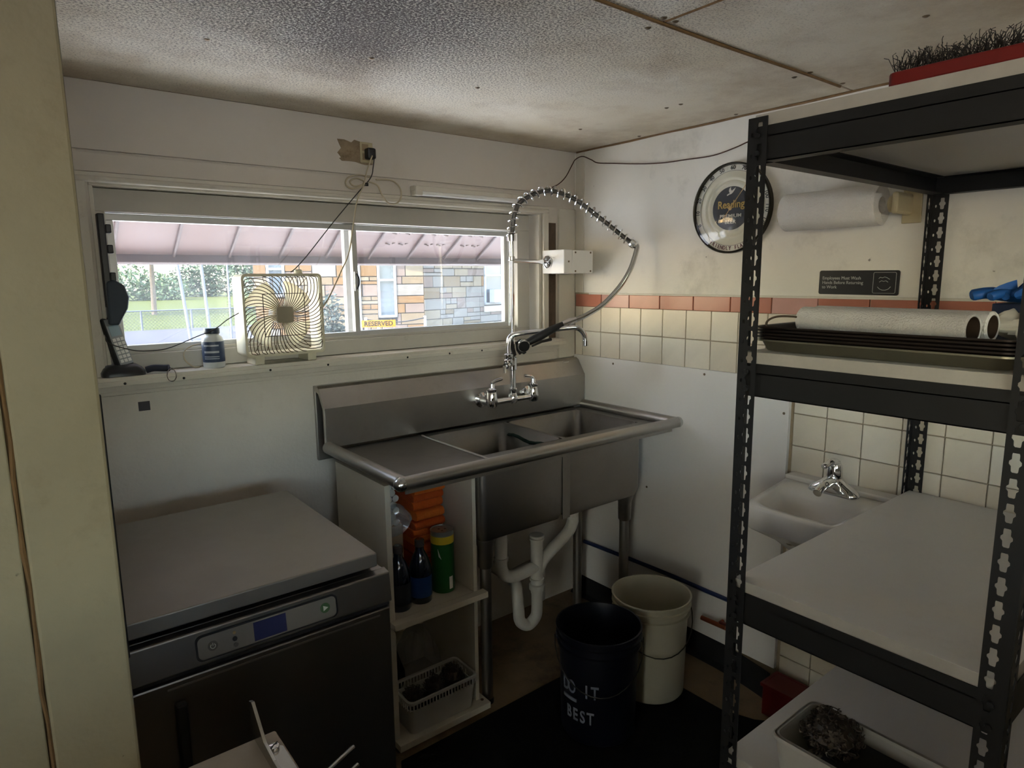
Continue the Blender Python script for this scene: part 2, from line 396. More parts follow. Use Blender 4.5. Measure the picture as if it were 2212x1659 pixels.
def facing_fac(n, l):
    # symmetric fresnel-like reflectance for thin glass
    lw = n.new('ShaderNodeLayerWeight'); lw.inputs[0].default_value = .5
    p = n.new('ShaderNodeMath'); p.operation = 'POWER'; l.new(lw.outputs['Facing'], p.inputs[0]); p.inputs[1].default_value = 4.5
    m = n.new('ShaderNodeMath'); m.operation = 'MULTIPLY_ADD'; l.new(p.outputs[0], m.inputs[0]); m.inputs[1].default_value = .8; m.inputs[2].default_value = .045
    return m.outputs[0]
def glass_mat():
    m = bpy.data.materials.new('dust_glare_glass'); m.use_nodes = True; n = m.node_tree.nodes; l = m.node_tree.links
    for q in list(n):
        if q.type != 'OUTPUT_MATERIAL': n.remove(q)
    out = n[0]; tr = n.new('ShaderNodeBsdfTransparent'); gl = n.new('ShaderNodeBsdfGlossy'); gl.inputs['Roughness'].default_value = .03
    df = n.new('ShaderNodeBsdfTranslucent'); df.inputs[0].default_value = (.85,.9,1,1)  # translucent layer: some dust, plus window glare put in as a veil
    fr = facing_fac(n, l)
    m1 = n.new('ShaderNodeMixShader'); m2 = n.new('ShaderNodeMixShader')
    tc = n.new('ShaderNodeTexCoord'); t = n.new('ShaderNodeTexNoise'); t.inputs['Scale'].default_value = 5; t.inputs['Detail'].default_value = 6; l.new(tc.outputs['Object'], t.inputs[0])
    r = n.new('ShaderNodeMapRange'); r.inputs['From Min'].default_value = .3; r.inputs['From Max'].default_value = .75; r.inputs['To Min'].default_value = .012; r.inputs['To Max'].default_value = .04; l.new(t.outputs[0], r.inputs[0])
    l.new(r.outputs[0], m1.inputs[0]); l.new(tr.outputs[0], m1.inputs[1]); l.new(df.outputs[0], m1.inputs[2])
    l.new(fr, m2.inputs[0]); l.new(m1.outputs[0], m2.inputs[1]); l.new(gl.outputs[0], m2.inputs[2]); l.new(m2.outputs[0], out.inputs[0])
    return m
M_glass = glass_mat()
wbox('pane', M_glass, -1.744, MEET-.006, .069, .071, 1.284, 1.645, bevel=0)
wbox('pane', M_glass, MEET-.006, -.318, .097, .099, 1.284, 1.645, bevel=0)
# sash latch
lt = MB(); lt.box(MEET-.006, MEET+.010, .050, .058, 1.43, 1.50); lt.build('latch', M_alum, w, bevel=.003)
MB().tube(catmull([(MEET+.002,.05,1.44),(MEET+.002,.036,1.455),(MEET+.002,.036,1.475),(MEET+.002,.05,1.49)],5), .004, 8).build('latch_pull', M_dark, w, smooth=True)
# sill nails
nl = MB().lathe([(.0001,-.002),(.003,-.0015),(.0038,0)], (0,0,0), (0,1,0), 8).build('nail', M_dark, w, smooth=True, local=True)
for i, x in enumerate((-1.77,-1.62,-1.37,-1.18,-.88,-.70,-.55,-.42)):
    if i == 0: nl.location = Vector((x,-.0625,1.192))-ORI[w.name]
    else: shared('nail', nl, (x,-.0625,1.192), w)
# ------------------------------------------------------------------ right wall
wr = thing('wall_right', None, None, (0,-2,0), kind='structure')
box('wall_body', M_grout, .006, .12, RY0-.1, WT, 0, ZC+.1, wr)
box('upper_panel', M_wallr, 0, .006, RY0, -.001, 1.404, ZC-.001, wr, bevel=.001)
box('panel_lip', M_trim, -.004, .006, RY0, -.10, 1.397, 1.404, wr, bevel=.001)
box('corner_strip', M_trim, -.004, .006, -.066, -.016, 1.404, ZC-.003, wr, bevel=.0015)
PY1 = -1.040   # end of the white sheet panel
box('sheet_panel', M_frp, -.010, .006, PY1, -.016, .10, 1.131, wr, bevel=.0015)
M_tile = mat('cream_tile', srgb(214,204,184), .22, var=.05, vscale=9, dirt=srgb(120,98,72), dscale=7, damt=.45, dthr=.6)
M_tile2 = mat('cream_tile_pale', srgb(220,212,194), .22, var=.05, vscale=9, dirt=srgb(130,108,82), dscale=7, damt=.4, dthr=.62)
M_pink = mat('pink_tile', srgb(176,112,92), .2, var=.08, vscale=8)
M_pink2 = mat('pale_pink_tile', srgb(192,146,136), .2, var=.08, vscale=8)
TP = .1100; TY0 = -.1728; G = .0028
def tile_proto(m, wy, hz): return MB().box(-.003,.006,-wy/2+G/2,wy/2-G/2,-hz/2+G/2,hz/2-G/2)
tp = [tile_proto(None, TP, .108).build('tile', m_, wr, bevel=.0018, local=True) for m_ in (M_tile, M_tile2)]
tiles_used = [False, False]
trng = random.Random(11)
def put_tile(y, z):
    i = trng.random() < .35
    if not tiles_used[i]:
        tp[i].location = Vector((0,y,z))-ORI[wr.name]; tiles_used[i] = True; return
    shared('tile', tp[i], (0,y,z), wr)
ROWT = 1.3457
for r in range(13):
    zt = ROWT-r*.108-.054
    for c in range(-1, 25):
        y = TY0-(c-.5)*TP-.0
        if y > -.05 or y < -2.35: continue
        if r >= 2 and y > PY1-.03: continue
        if zt < .05: continue
        if r > 8 and y < -1.6: continue
        put_tile(y, zt)
# partial tiles in the corner and beside the sheet panel
box('tile', M_tile, -.003, .006, -.0618+.0028, -.018, 1.2391, 1.3443, wr, bevel=.0015)
box('tile', M_tile2, -.003, .006, -.0618+.0028, -.018, 1.1315, 1.2363, wr, bevel=.0015)
pk = [MB().box(-.003,.006,-.0765,.0765,-.0265,.0265).build('band_tile', m_, wr, bevel=.002, local=True) for m_ in (M_pink, M_pink2)]
for i in range(15):
    y = -.018-.078-i*.156; k = 1 if i % 5 in (1,) else 0
    if i in (0, 1): pk[k].location = Vector((0,y,1.3712))-ORI[wr.name]
    else: shared('band_tile', pk[k], (0,y,1.3712), wr)
psc = MB().lathe([(.0001,-.012),(.004,-.0115),(.005,-.0095)], (0,0,0), (1,0,0), 10).build('screw', M_screw, wr, smooth=True, local=True)
for i, (y, z) in enumerate(((-.254,1.110),(-.707,1.114),(-1.023,1.017),(-.45,.62),(-.9,.62),(-1.02,.4))):
    if i == 0: psc.location = Vector((0,y,z))-ORI[wr.name]
    else: shared('screw', psc, (0,y,z), wr)
# rubber cove base, sagging off the wall at its end
cv = MB(); rings = []
for i in range(24):
    y = -.02-i*(1.02/23); s = max(0, (i-17)/6)
    o = -.004-.03*s*s; d = .02*s
    rings.append([(o,y,.10-d*.4),(o-.004,y,.10-d*.4),(o-.006,y,.015),(o-.026,y,.002),(o-.024,y,.0005),(o,y,.0005)])
cv.loft(rings, True, True, True); cv.build('baseboard_right', M_dark, smooth=True, at=(0,-.5,0), kind='structure')
# ------------------------------------------------------------------ left post and partition
PYF = -1.10
wl = thing('wall_left', None, None, (-2.5,PYF+.08,0), kind='structure')
box('wall_body', M_post, RX0, -2.043, PYF+.003, PYF+.13, 0, ZC, wl, bevel=.002)
p_ = box('corner_post', M_post, -2.037, -1.936, PYF, PYF+.13, 0, ZC, wl, bevel=.004, segs=2)
MB().tube([(-2.0395+.0015*math.sin(i*1.3)+.001*math.sin(i*3.1), PYF+.004, .02+i*.05) for i in range(40)], [.0030+.0008*math.sin(i*2.1) for i in range(40)], 6).build('groove_caulk', M_groove, wl, smooth=True)
box('groove_back', M_groove, -2.046, -2.036, PYF+.012, PYF+.03, 0, ZC, wl)
# partition closes the dishwasher bay on the left
box('wall_body', M_wall, -2.20, -2.10, PYF+.13, -.004, 0, ZC, wl)
box('edge_strip', M_dark, -1.945, -1.921, PYF+.131, PYF+.140, .86, 1.30, wl, bevel=.002)
# far walls of the room behind the camera, with a doorway added to let sky light in
wf = thing('wall_front', None, None, (-1.8,RY0,0), kind='structure')
HX0, HX1, HZ0_, HZ1_ = -3.5, -1.6, 1.15, 1.86      # unseen opening, added to let fill light in from behind
box('wall_body', M_wall, RX0-.1, .12, RY0-.12, RY0, 0, HZ0_, wf)
box('wall_body', M_wall, RX0-.1, .12, RY0-.12, RY0, HZ1_, ZC, wf)
box('wall_body', M_wall, RX0-.1, HX0, RY0-.12, RY0, HZ0_, HZ1_, wf)
box('wall_body', M_wall, HX1, .12, RY0-.12, RY0, HZ0_, HZ1_, wf)
box('fill_opening_ledge', M_trim, HX0, HX1, RY0-.25, RY0+.05, HZ0_, HZ0_+.03, wf)
wo = thing('wall_far_left', None, None, (RX0,-2,0), kind='structure')
DY0, DY1 = -3.5, -2.5
box('wall_body', M_wall, RX0-.12, RX0, DY1, PYF+.13, 0, ZC, wo)
box('wall_body', M_wall, RX0-.12, RX0, RY0, DY0, 0, ZC, wo)
box('wall_body', M_wall, RX0-.12, RX0, DY0, DY1, 1.95, ZC, wo)

# solid door leaf standing in the doorway behind the camera, and an unseen roof added to keep sun out of it
box('door_1', M_trim, RX0-.10, RX0-.055, DY0+.004, DY0+.50, .004, 1.945, kind='structure')
box('bounce_ground', mat('bounce_ground_pale', srgb(202,196,184), .9, var=.1, vscale=3), -30, 30, -40, RY0-.12, -.12, -.02, kind='structure')  # unseen pale ground, added to bounce sunlight in through the rear opening
box('sun_blocker', M_trim, RX0-3.2, RX0-.13, -5.5, -.6, 2.05, 2.12, kind='structure')

# unseen blockers: sheet over the fill opening, block keeping light off low things
box('sky_blocker', M_trim, -4.2, .6, RY0-1.9, RY0-.13, 2.10, 2.16, kind='structure')
wk = thing('light_baffle', None, None, (-1.7,-2.75,0), kind='structure')
box('baffle_body', M_post, -3.25, -.001, -2.98, -2.52, 0, 1.08, wk, bevel=.003)
box('baffle_top', M_trim, -3.28, -.001, -3.01, -2.49, 1.08, 1.115, wk, bevel=.004)
# ================================================================== outside
M_asph = mat('asphalt', srgb(54,53,57), 1, var=.12, vscale=8, spec=.05)
M_lawn = mat('lawn', srgb(52,57,20), 1, var=.25, vscale=2, spec=.05)
M_grassb = mat('far_ground', srgb(150,152,140), .95, var=.15, vscale=1)
def gz(x, y):   # lot slopes gently away from the building
    return .12-.026*max(0, y-2)
M_conc = mat('pale_concrete', srgb(160,158,152), .9, var=.1, vscale=4)
mb = MB(); xs = [-40+4*i for i in range(26)]; ys = [8,11,14,18,22,26,30]
ring = [[(x,y,gz(x,y)) for x in xs] for y in ys]
mb.loft(ring, False); mb.build('parking_lot', M_asph, at=(0,10,0), kind='structure')
M_apron = mat('bounce_apron_pale', srgb(202,200,195), 1, var=.06, vscale=2, spec=.05)
mb = MB(); ring = [[(x,y,gz(x,y)) for x in xs] for y in (.2,1,2,4,6,8)]
mb.loft(ring, False); mb.build('bounce_apron', M_apron, at=(0,5,0), kind='structure')  # pale ground below the view, added to bounce sunlight onto the ceiling
mb = MB(); ring = [[(x,y,gz(x,30)+.02*(y-30)*0+(.0 if y < 31 else .012*(y-31))) for x in xs] for y in (29.9+.0,31,36,44,60,90)]
mb.loft(ring, False); mb.build('lawn', M_lawn, at=(0,40,-.6), kind='structure')
box('step_slab', M_conc, -4, 3, .16, .9, -.1, .125, kind='structure')
# outer face of our own building
box('outer_wall', M_wall, -6, 2.5, .14, .16, -.2, 1.20, kind='structure')
box('outer_wall', M_wall, -6, 2.5, .14, .16, 1.745, 2.6, kind='structure')
box('outer_wall', M_wall, -6, -1.80, .14, .16, 1.20, 1.745, kind='structure')
box('outer_wall', M_wall, -.195, 2.5, .14, .16, 1.20, 1.745, kind='structure')
# ------------------------------------------------------------------ awning over the window
M_awn = mat('awning_metal', srgb(92,73,69), .5, .1, var=.06, vscale=5)
M_awn2 = mat('awning_seam', srgb(66,52,49), .45, .1)
M_slot = mat('vent_slot', srgb(74,58,54), .7)
aw = thing('window_awning', 'brown-pink ribbed metal awning sloping down outside the window', 'awning', (-.9,.16,2.05))
AX0, AX1, AZ0, AY0, AZ1, AY1 = -1.86, .34, 2.04, .165, 1.575, .92
def ap(x, t): return Vector((x, AY0+(AY1-AY0)*t, AZ0+(AZ1-AZ0)*t))
nP = 10; wP = (AX1-AX0)/nP
nrm = Vector((0, -(AZ1-AZ0), (AY1-AY0))).normalized()
pan = MB(); a, b = ap(0,0), ap(0,1)
pan.hexa([a+Vector((.004,0,0)), a+Vector((wP-.004,0,0)), b+Vector((wP-.004,0,0)), b+Vector((.004,0,0)), a+nrm*.004+Vector((.004,0,0)), a+nrm*.004+Vector((wP-.004,0,0)), b+nrm*.004+Vector((wP-.004,0,0)), b+nrm*.004+Vector((.004,0,0))])
pan0 = pan.build('panel', M_awn, aw, local=True)
rib = MB(); rib.bar(a-nrm*.006, b-nrm*.006, .012, .014, nrm); rib0 = rib.build('rib', M_awn2, aw, local=True, bevel=.004)
sl = MB()
for r in range(5):
    for c in range(4):
        p = ap(.045+c*.036, .45+r*.1)-nrm*.002; sl.bar(p, p+Vector((.022,0,.006 if c % 2 else -.006)), .006, .004, nrm)
sl0 = sl.build('vent_slots', M_slot, aw, local=True, kind='stuff')
ff = [True]*3
def inst(o0, nm, x, i):
    if ff[i]: ff[i] = False; o0.location = Vector((x,0,0))-ORI[aw.name]
    else:
        c_ = shared(nm, o0, (x,0,0), aw)
        if 'kind' in o0: c_['kind'] = o0['kind']
for i in range(nP):
    x = AX0+i*wP; inst(pan0, 'panel', x, 0)
    if i: inst(rib0, 'rib', x, 1)
    if i in (0, 6, 7, 8): inst(sl0, 'vent_slots', x, 2)
MB().bar(ap(AX0,1)-nrm*.012, ap(AX1,1)-nrm*.012, .02, .05, nrm).build('front_rail', M_awn2, aw, bevel=.003)
for x in (AX1,):
    sgn = 1 if x == AX1 else -1
    mbx = MB(); q0, q1 = ap(x,0), ap(x,1); mbx.hexa([q0, q0+Vector((.26*sgn,0,-.30)), q1+Vector((.10*sgn,-.02,-.03)), q1, q0+Vector((.004,.002,.004)), q0+Vector((.26*sgn+.004,.002,-.296)), q1+Vector((.10*sgn+.004,0,-.026)), q1+Vector((.004,0,.004))])
    mbx.build('side_wing', M_awn, aw)
    MB().bar(q0-nrm*.01, q1-nrm*.01, .03, .024, nrm).build('rib', M_awn2, aw)
# ------------------------------------------------------------------ stone house
SL = [mat('stone_%s' % k, c, .9, var=.16, vscale=3, bump=.7, bscale=9) for k, c in (('tan', srgb(88,74,54)), ('grey', srgb(95,89,81)), ('buff', srgb(100,88,70)), ('rose', srgb(90,76,66)), ('ochre', srgb(90,66,37)))]
M_mortar = mat('mortar', srgb(44,41,38), .95)
M_sashw = mat('white_sash', srgb(132,136,140), .5)
M_pane = mat('dark_pane', srgb(56,66,72), .12, spec=.8)
M_roof = mat('grey_shingle', srgb(110,104,100), .9, var=.2, vscale=8)
K = Vector((8.76,16,0)); U1 = Vector((-.96,.28,0)).normalized(); U2 = Vector((.97,.25,0)).normalized()
hs = thing('stone_house', 'two-sided house of coursed tan and grey stone beyond the window', 'house', (K.x,K.y,-.25))
W1, W2, HZ0, HZ1 = 5.0, 6.0, -.30, 3.2
N1 = Vector((-U1.y*-1, U1.x*1, 0)); N1 = Vector((U1.y, -U1.x, 0)); N1 = N1 if N1.y < 0 else -N1
N2 = Vector((U2.y, -U2.x, 0)); N2 = N2 if N2.y < 0 else -N2
def wallbox(O, U, N, w, z0, z1, d0, d1, name, m, u0=0):
    P = [O+U*u0+N*d0, O+U*(u0+w)+N*d0, O+U*(u0+w)+N*d1, O+U*u0+N*d1]
    return MB().hexa([p+Vector((0,0,z0)) for p in P]+[p+Vector((0,0,z1)) for p in P]).build(name, m, hs)
wallbox(K, U1, N1, W1, HZ0, HZ1, -.3, -.035, 'wall', M_mortar)
wallbox(K, U2, N2, W2, HZ0, HZ1, -.3, -.035, 'wall', M_mortar)
srng = random.Random(5)
STONES = []
def stone(O, U, N, u, z, w_, h_, wts):
    o_ = srng.uniform(-.008,.018); g = .014
    mb = MB(); a = O+U*(u+g); b = O+U*(u+w_-g); zz0, zz1 = z+g, z+h_-g
    f = [a-N*.05, b-N*.05, b+N*o_, a+N*o_]
    mb.hexa([p+Vector((0,0,zz0)) for p in f]+[p+Vector((0,0,zz1)) for p in f])
    k = srng.choices(range(5), wts)[0]
    mb.build('stone', SL[k], hs)
def course(O, U, N, u0, u1, z0, z1, holes, wts):
    z = z0
    while z < z1-.05:
        h_ = srng.choice((.24,.30,.36)); u = u0
        while u < u1-.02:
            w_ = srng.uniform(.42,1.0)
            if u+w_ > u1-.25: w_ = u1-u
            for (a,b,c,d) in holes:      # stop at openings
                if z+h_ > c+.02 and z < d-.02:
                    if u < a-.01 and u+w_ > a: w_ = a-u
                    if u >= a-.01 and u < b-.01: u = b
            if u >= u1-.02: break
            if u+w_ > u1: w_ = u1-u
            if w_ > .5 and srng.random() < .3:
                stone(O,U,N,u,z,w_,h_*.45,wts); s_ = w_*srng.uniform(.35,.65); stone(O,U,N,u,z+h_*.45,s_,h_*.55,wts); stone(O,U,N,u+s_,z+h_*.45,w_-s_,h_*.55,wts)
            else: stone(O,U,N,u,z,w_,h_,wts)
            u += w_
        z += h_
H1 = [(.88,1.46,.30,2.6),(1.98,2.16,-.4,3.3),(4.15,4.65,1.0,2.6)]; H2 = [(3.0,4.1,.55,2.6)]
course(K,U1,N1,0,W1,HZ0,2.75,H1,(4,1,4,2,3)); course(K,U2,N2,0,W2,HZ0,2.75,H2,(1,5,3,2,.6))
wallbox(K,U1,N1,W1,2.8,HZ1,-.03,.0,'frieze',M_sashw); wallbox(K,U2,N2,W2,2.8,HZ1,-.03,.0,'frieze',M_sashw)
wallbox(K,U1,N1,.18,-.3,2.8,-.03,.04,'corner_board',M_sashw,u0=1.98)
def hwin(O,U,N,u0,u1,z0,z1):
    t = .07
    fr = MB()
    for (a,b,c,d) in ((u0,u1,z0,z0+t),(u0,u1,z1-t,z1),(u0,u0+t,z0,z1),(u1-t,u1,z0,z1),(u0,u1,(z0+z1)/2-.03,(z0+z1)/2+.03)):
        P = [O+U*a-N*.05, O+U*b-N*.05, O+U*b+N*.03, O+U*a+N*.03]; fr.hexa([p+Vector((0,0,c)) for p in P]+[p+Vector((0,0,d)) for p in P])
    f = fr.build('window', M_sashw, hs)
    for (c,d) in ((z0+t,(z0+z1)/2-.03),((z0+z1)/2+.03,z1-t)):
        P = [O+U*(u0+t)-N*.045, O+U*(u1-t)-N*.045, O+U*(u1-t)-N*.02, O+U*(u0+t)-N*.02]
        MB().hexa([p+Vector((0,0,c)) for p in P]+[p+Vector((0,0,d)) for p in P]).build('pane', M_pane, f)
for (a,b,c,d) in (H1[0],H1[2]): hwin(K,U1,N1,a,b,c,d)
hwin(K,U2,N2,*H2[0])
ac = MB(); P = [K+U2*3.15+N2*.10, K+U2*3.85+N2*.10, K+U2*3.85+N2*.35, K+U2*3.15+N2*.35]; ac.hexa([p+Vector((0,0,.62)) for p in P]+[p+Vector((0,0,1.08)) for p in P])
aco = ac.build('window_air_conditioner', M_sashw, bevel=.02); props(aco, 'white window air conditioner jutting from the stone house window', 'air conditioner')
wallbox(K,U2,N2,1.1,.3,.5,0,.08,'window_ledge',M_conc,u0=2.97)
rf = MB(); e = .5
c0 = K+N1*e+N2*e; A_ = K+U1*W1+N1*e; B_ = K+U2*W2+N2*e; top = K+U1*W1*.5+U2*W2*.5
rf.add([c0+Vector((0,0,HZ1)), A_+Vector((0,0,HZ1)), B_+Vector((0,0,HZ1)), top+Vector((0,0,HZ1+2.2)), A_+U2*W2+Vector((0,0,HZ1))], [(0,1,3),(0,3,2),(1,4,3),(2,3,4),(0,2,4,1)])
rf.build('roof', M_roof, hs)
# ------------------------------------------------------------------ RESERVED sign on a low rail in front of the house
def P3(px, py, y): return hit(px, py, 1, y)
q = P3(818,699,9.0); sgn_w = .40
sg = thing('parking_sign', 'small yellow RESERVED parking sign at the foot of the right window pane', 'sign', (q.x,q.y,gz(q.x,q.y)))
rx = (P3(850,703,9.0)-P3(787,701,9.0)); ws = rx.length; hs_ = .13
SGN = frame(q, (1,-.45,0), (0,0,1)); 
pl = MB(); XX = SGN.to_3x3()
pl.obox(q, ws*1.04, hs_, .008, XX); pl.build('plate', mat('sign_yellow', srgb(112,78,10), .6, spec=.05), sg)
text_mesh('lettering', 'RESERVED', hs_*.92, mat('sign_black', (.004,.004,.003), 1, spec=0), SGN@Matrix.Translation((0,-.004,.006)), sg, sx=.98, bold=.003)
MB().box(q.x-.02,q.x+.02,q.y+.01,q.y+.03,gz(q.x,q.y),q.z).build('post', M_alum, sg)
# chain between two low posts behind the sign
chain = thing('chain_rail', 'sagging dark chain strung between short posts by the stone house', 'chain', (7.6,14.2,gz(7,14.2)))
c1, c2 = P3(790,690,14.2), P3(918,686,14.2)
MB().tube([c1.lerp(c2,i/12)-Vector((0,0,.10*math.sin(PI*i/12))) for i in range(13)], .018, 6).build('chain', M_dark, chain)
for c in (c1, c2): MB().cyl((c.x,c.y,gz(c.x,c.y)), (c.x,c.y,c.z+.05), .04, seg=10).build('post', M_sashw, chain, smooth=True)
# ------------------------------------------------------------------ poles, fence, trees
M_pole = mat('pole_metal', srgb(84,84,86), .5, .3)
for lab, b_, t_, y, r in (('tall grey pole nearest the left edge of the window view', (405,692), (380,556), 14.5, .04), ('tall grey pole in the middle of the three outside the window', (450,688), (432,556), 14.5, .04), ('thin grey pole closest to the box fan outside the window', (497,672), (489,556), 14.8, .028)):
    q0 = P3(*b_, y); q1 = P3(*t_, y); d = (q1-q0); z0 = gz(q0.x,y); q0 = q0+d*((z0-q0.z)/d.z); q2 = q0+d*1.9
    o = MB().cyl(q0, q2, r, r*.85, 12).build('utility_pole', M_pole, smooth=True, at=q0, label=lab, cat='pole', group='poles outside the window')
M_wire = mat('fence_wire', srgb(70,72,74), .6, .4)
fy = 30.0; fx0, fx1 = -3.0, 13.0; fz = gz(0,fy)
fe = thing('chain_link_fence', 'low dark chain-link fence along the lawn outside the window', 'fence', ((fx0+fx1)/2,fy,fz))
f0 = None
for i in range(9):
    x = fx0+i*2.0; MB().cyl((x,fy,fz),(x,fy,fz+.85),.045,seg=8).build('post', M_wire, fe, smooth=True)
MB().cyl((fx0,fy,fz+.83),(fx1,fy,fz+.83),.03,seg=8).build('top_rail', M_wire, fe, smooth=True)
mb = MB()
n = 110; hgt = .8
for i in range(n):
    x = fx0+(fx1-fx0)*i/n
    for s in (1,-1):
        xa, xb = (x, x+hgt) if s > 0 else (x+hgt, x)
        xb = min(xb, fx1); xa = min(xa, fx1)
        mb.add([(xa,fy,fz+.02),(xb,fy,fz+.82),(xb+.014,fy,fz+.82),(xa+.014,fy,fz+.02)], [(0,1,2,3)])
mb.build('wire_mesh', M_wire, fe, kind='stuff')
M_bark = mat('bark', srgb(92,78,62), .95, var=.3, vscale=10)
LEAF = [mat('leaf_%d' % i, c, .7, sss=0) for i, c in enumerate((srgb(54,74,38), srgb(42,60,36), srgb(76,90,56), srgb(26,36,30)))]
def tree(name, label, base, h, blobs, lm, n, ls, seed, group=None, cat='tree', tr=.16):
    r = random.Random(seed); t = thing(name, label, cat, base, group); B = Vector(base)
    if tr: 
        MB().tube([B, B+Vector((.1,0,h*.4)), B+Vector((0,.1,h*.75))], [tr, tr*.75, tr*.3], 9).build('trunk', M_bark, t, smooth=True)
    mb = MB(); per = n//len(blobs)
    for (cx,cy,cz,rx,ry,rz) in blobs:
        for _ in range(per):
            d = Vector((r.gauss(0,1),r.gauss(0,1),r.gauss(0,1))).normalized()*(r.random()**.4)
            c = B+Vector((cx+d.x*rx, cy+d.y*ry, cz+d.z*rz))
            u = Vector((r.gauss(0,1),r.gauss(0,1),r.gauss(0,.6))).normalized(); v_ = u.cross(Vector((r.gauss(0,1),r.gauss(0,1),r.gauss(0,1)))).normalized()
            s = ls*r.uniform(.6,1.3); mb.add([c-u*s, c+v_*s*.5, c+u*s, c-v_*s*.5], [(0,1,2,3)])
    mb.build('crown', lm, t, fixn=False)
    return t
tz = gz(0,30)
tree('shade_tree', 'large spreading green tree filling the upper left window view', (5.6,42,tz), 9, [(-2.5,0,6.2,3.6,3,1.7),(1.5,0,5.6,3.4,3,1.8),(4.5,1,5.0,2.6,3,2.0),(-4,0,5.0,2.2,2,1.2)], LEAF[0], 7000, .17, 1, 'trees beyond the fence')
tree('far_tree', 'darker tree to the right of the poles behind the fence', (14,50,tz), 7, [(0,0,3.6,2.6,3,2.8),(2,0,2.2,2,2,2.2)], LEAF[1], 4000, .19, 2, 'trees beyond the fence')
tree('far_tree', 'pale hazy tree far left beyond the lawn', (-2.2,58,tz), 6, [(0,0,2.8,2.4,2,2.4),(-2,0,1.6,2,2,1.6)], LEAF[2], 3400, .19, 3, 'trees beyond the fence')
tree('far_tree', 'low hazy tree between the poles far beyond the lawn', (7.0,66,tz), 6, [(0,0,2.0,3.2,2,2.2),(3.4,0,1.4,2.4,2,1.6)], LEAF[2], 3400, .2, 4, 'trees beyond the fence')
tree('far_tree', 'dark wide tree behind the fan, far beyond the lawn', (18,72,tz), 8, [(0,0,3.0,4,2,3.2),(-3,0,2.0,3,2,2)], LEAF[1], 4000, .2, 6, 'trees beyond the fence')
sb = P3(722,700,8.5)
tree('dark_shrub', 'dark leafy shrub right of the fan behind the window latch', (sb.x-.05,8.5,gz(0,8.5)), 1.4, [(0,0,.75,.24,.24,.6),(.05,0,.4,.26,.25,.4)], LEAF[3], 1500, .045, 5, cat='shrub', tr=.03)
# ================================================================== steel sink
M_steel = mat('brushed_steel', srgb(176,172,166), .34, 1, var=.10, vscale=5, dirt=srgb(110,100,88), dscale=5, damt=.35, dthr=.56)
M_steel2 = mat('steel_inside', srgb(140,138,134), .42, 1, var=.14, vscale=6, dirt=srgb(80,72,62), dscale=6, damt=.4, dthr=.52)
M_chrome = mat('chrome', (.82,.83,.85), .08, 1)
M_chromed = mat('dull_chrome', (.55,.55,.54), .22, 1)
M_blackp = mat('black_plastic', (.012,.012,.013), .4)
SX0, SX1, SYF, SZ = -1.215, -.016, -.600, .930
sk = thing('steel_sink', 'stainless steel two-bowl sink with a left drainboard under the window', 'sink', (-.6,-.3,0))
# backsplash profile swept along x
prof = [(-.006,.86),(-.006,1.118),(-.040,1.120),(-.052,1.112),(-.092,1.050),(-.092,.915),(-.078,.915),(-.078,1.044),(-.046,1.094),(-.022,1.100),(-.022,.86)]
MB().prism(prof, lambda u,v,t: (t,u,v), SX0, SX1).build('backsplash', M_steel, sk, bevel=.002)
box('splash_sticker', mat('sticker', srgb(190,186,178), .5), -.095, -.058, -.0528, -.0518, 1.094, 1.108, sk) if False else None
st = MB(); a_ = Vector((-.10,-.0585,1.1045)); st.obox(a_, .036, .001, .012, Matrix.Rotation(math.radians(32), 3, 'X')); st.build('sticker', mat('sticker', srgb(190,186,178), .5), sk)
# deck with two bowl openings
BW = ((-.855,-.498),(-.484,-.095)); BY0, BY1, BZ = -.470, -.125, .618
dz0, dz1 = .900, .906
def deck(x0,x1,y0,y1): return box('deck', M_steel2, x0,x1,y0,y1,dz0,dz1, sk)
deck(SX0+.022,BW[0][0],-.585,-.085); deck(BW[0][1],BW[1][0],BY0,BY1); deck(BW[1][1],SX1-.02,-.585,-.085)
deck(BW[0][0],BW[1][1],-.585,BY0); deck(BW[0][0],BW[1][1],BY1,-.085)
# raised crease across the drainboard
MB().tube([(BW[0][0]-.004,-.56,.9075),(BW[0][0]-.004,-.11,.9075)], .004, 8).build('deck_bead', M_steel, sk, smooth=True)
# rolled rim
def roll(a, b, nm='rim_roll'): return MB().cyl(a, b, .020, seg=18).build(nm, M_steel, sk, smooth=True)
roll((SX0,SYF,SZ-.012),(SX1,SYF,SZ-.012)); roll((SX0+.008,SYF+.004,SZ-.012),(SX0+.008,-.09,SZ-.012)); roll((SX1-.008,SYF+.004,SZ-.012),(SX1-.008,-.09,SZ-.012))
for x in (SX0, SX1): MB().lathe([(.0001,.021),(.012,.018),(.02,.008),(.0215,0),(.02,-.008),(.012,-.018),(.0001,-.021)], (x,SYF,SZ-.012), seg=16).build('rim_corner', M_chromed, sk, smooth=True)
for (a,b) in (((SX0+.02,SYF+.016,.914),(SX1-.02,SYF+.016,.914)),):
    MB().bar(a,b,.018,.022).build('inner_rim', M_steel, sk)
box('front_apron', M_steel, SX0+.02, SX1-.02, SYF+.012, SYF+.016, .882, .915, sk)
for i, (x0, x1) in enumerate(BW):
    mb = MB(); outer = []
    for z, e in ((.906,0),(.70,.0),(.628,.004),(.620,.022)):
        outer.append([(u,v,z) for u,v in rrect(x1-x0-2*e, BY1-BY0-2*e, .03, 5, (x0+x1)/2, (BY0+BY1)/2)])
    mb.loft(outer, True, False, True); b_ = mb.build('bowl', M_steel2, sk, smooth=50, solid=.003)
    MB().lathe([(.045,.0),(.045,.003),(.036,.004),(.030,-.004),(.0001,-.006)], ((x0+x1)/2,-.32,.6215), seg=20).build('drain', M_chromed, b_, smooth=True)
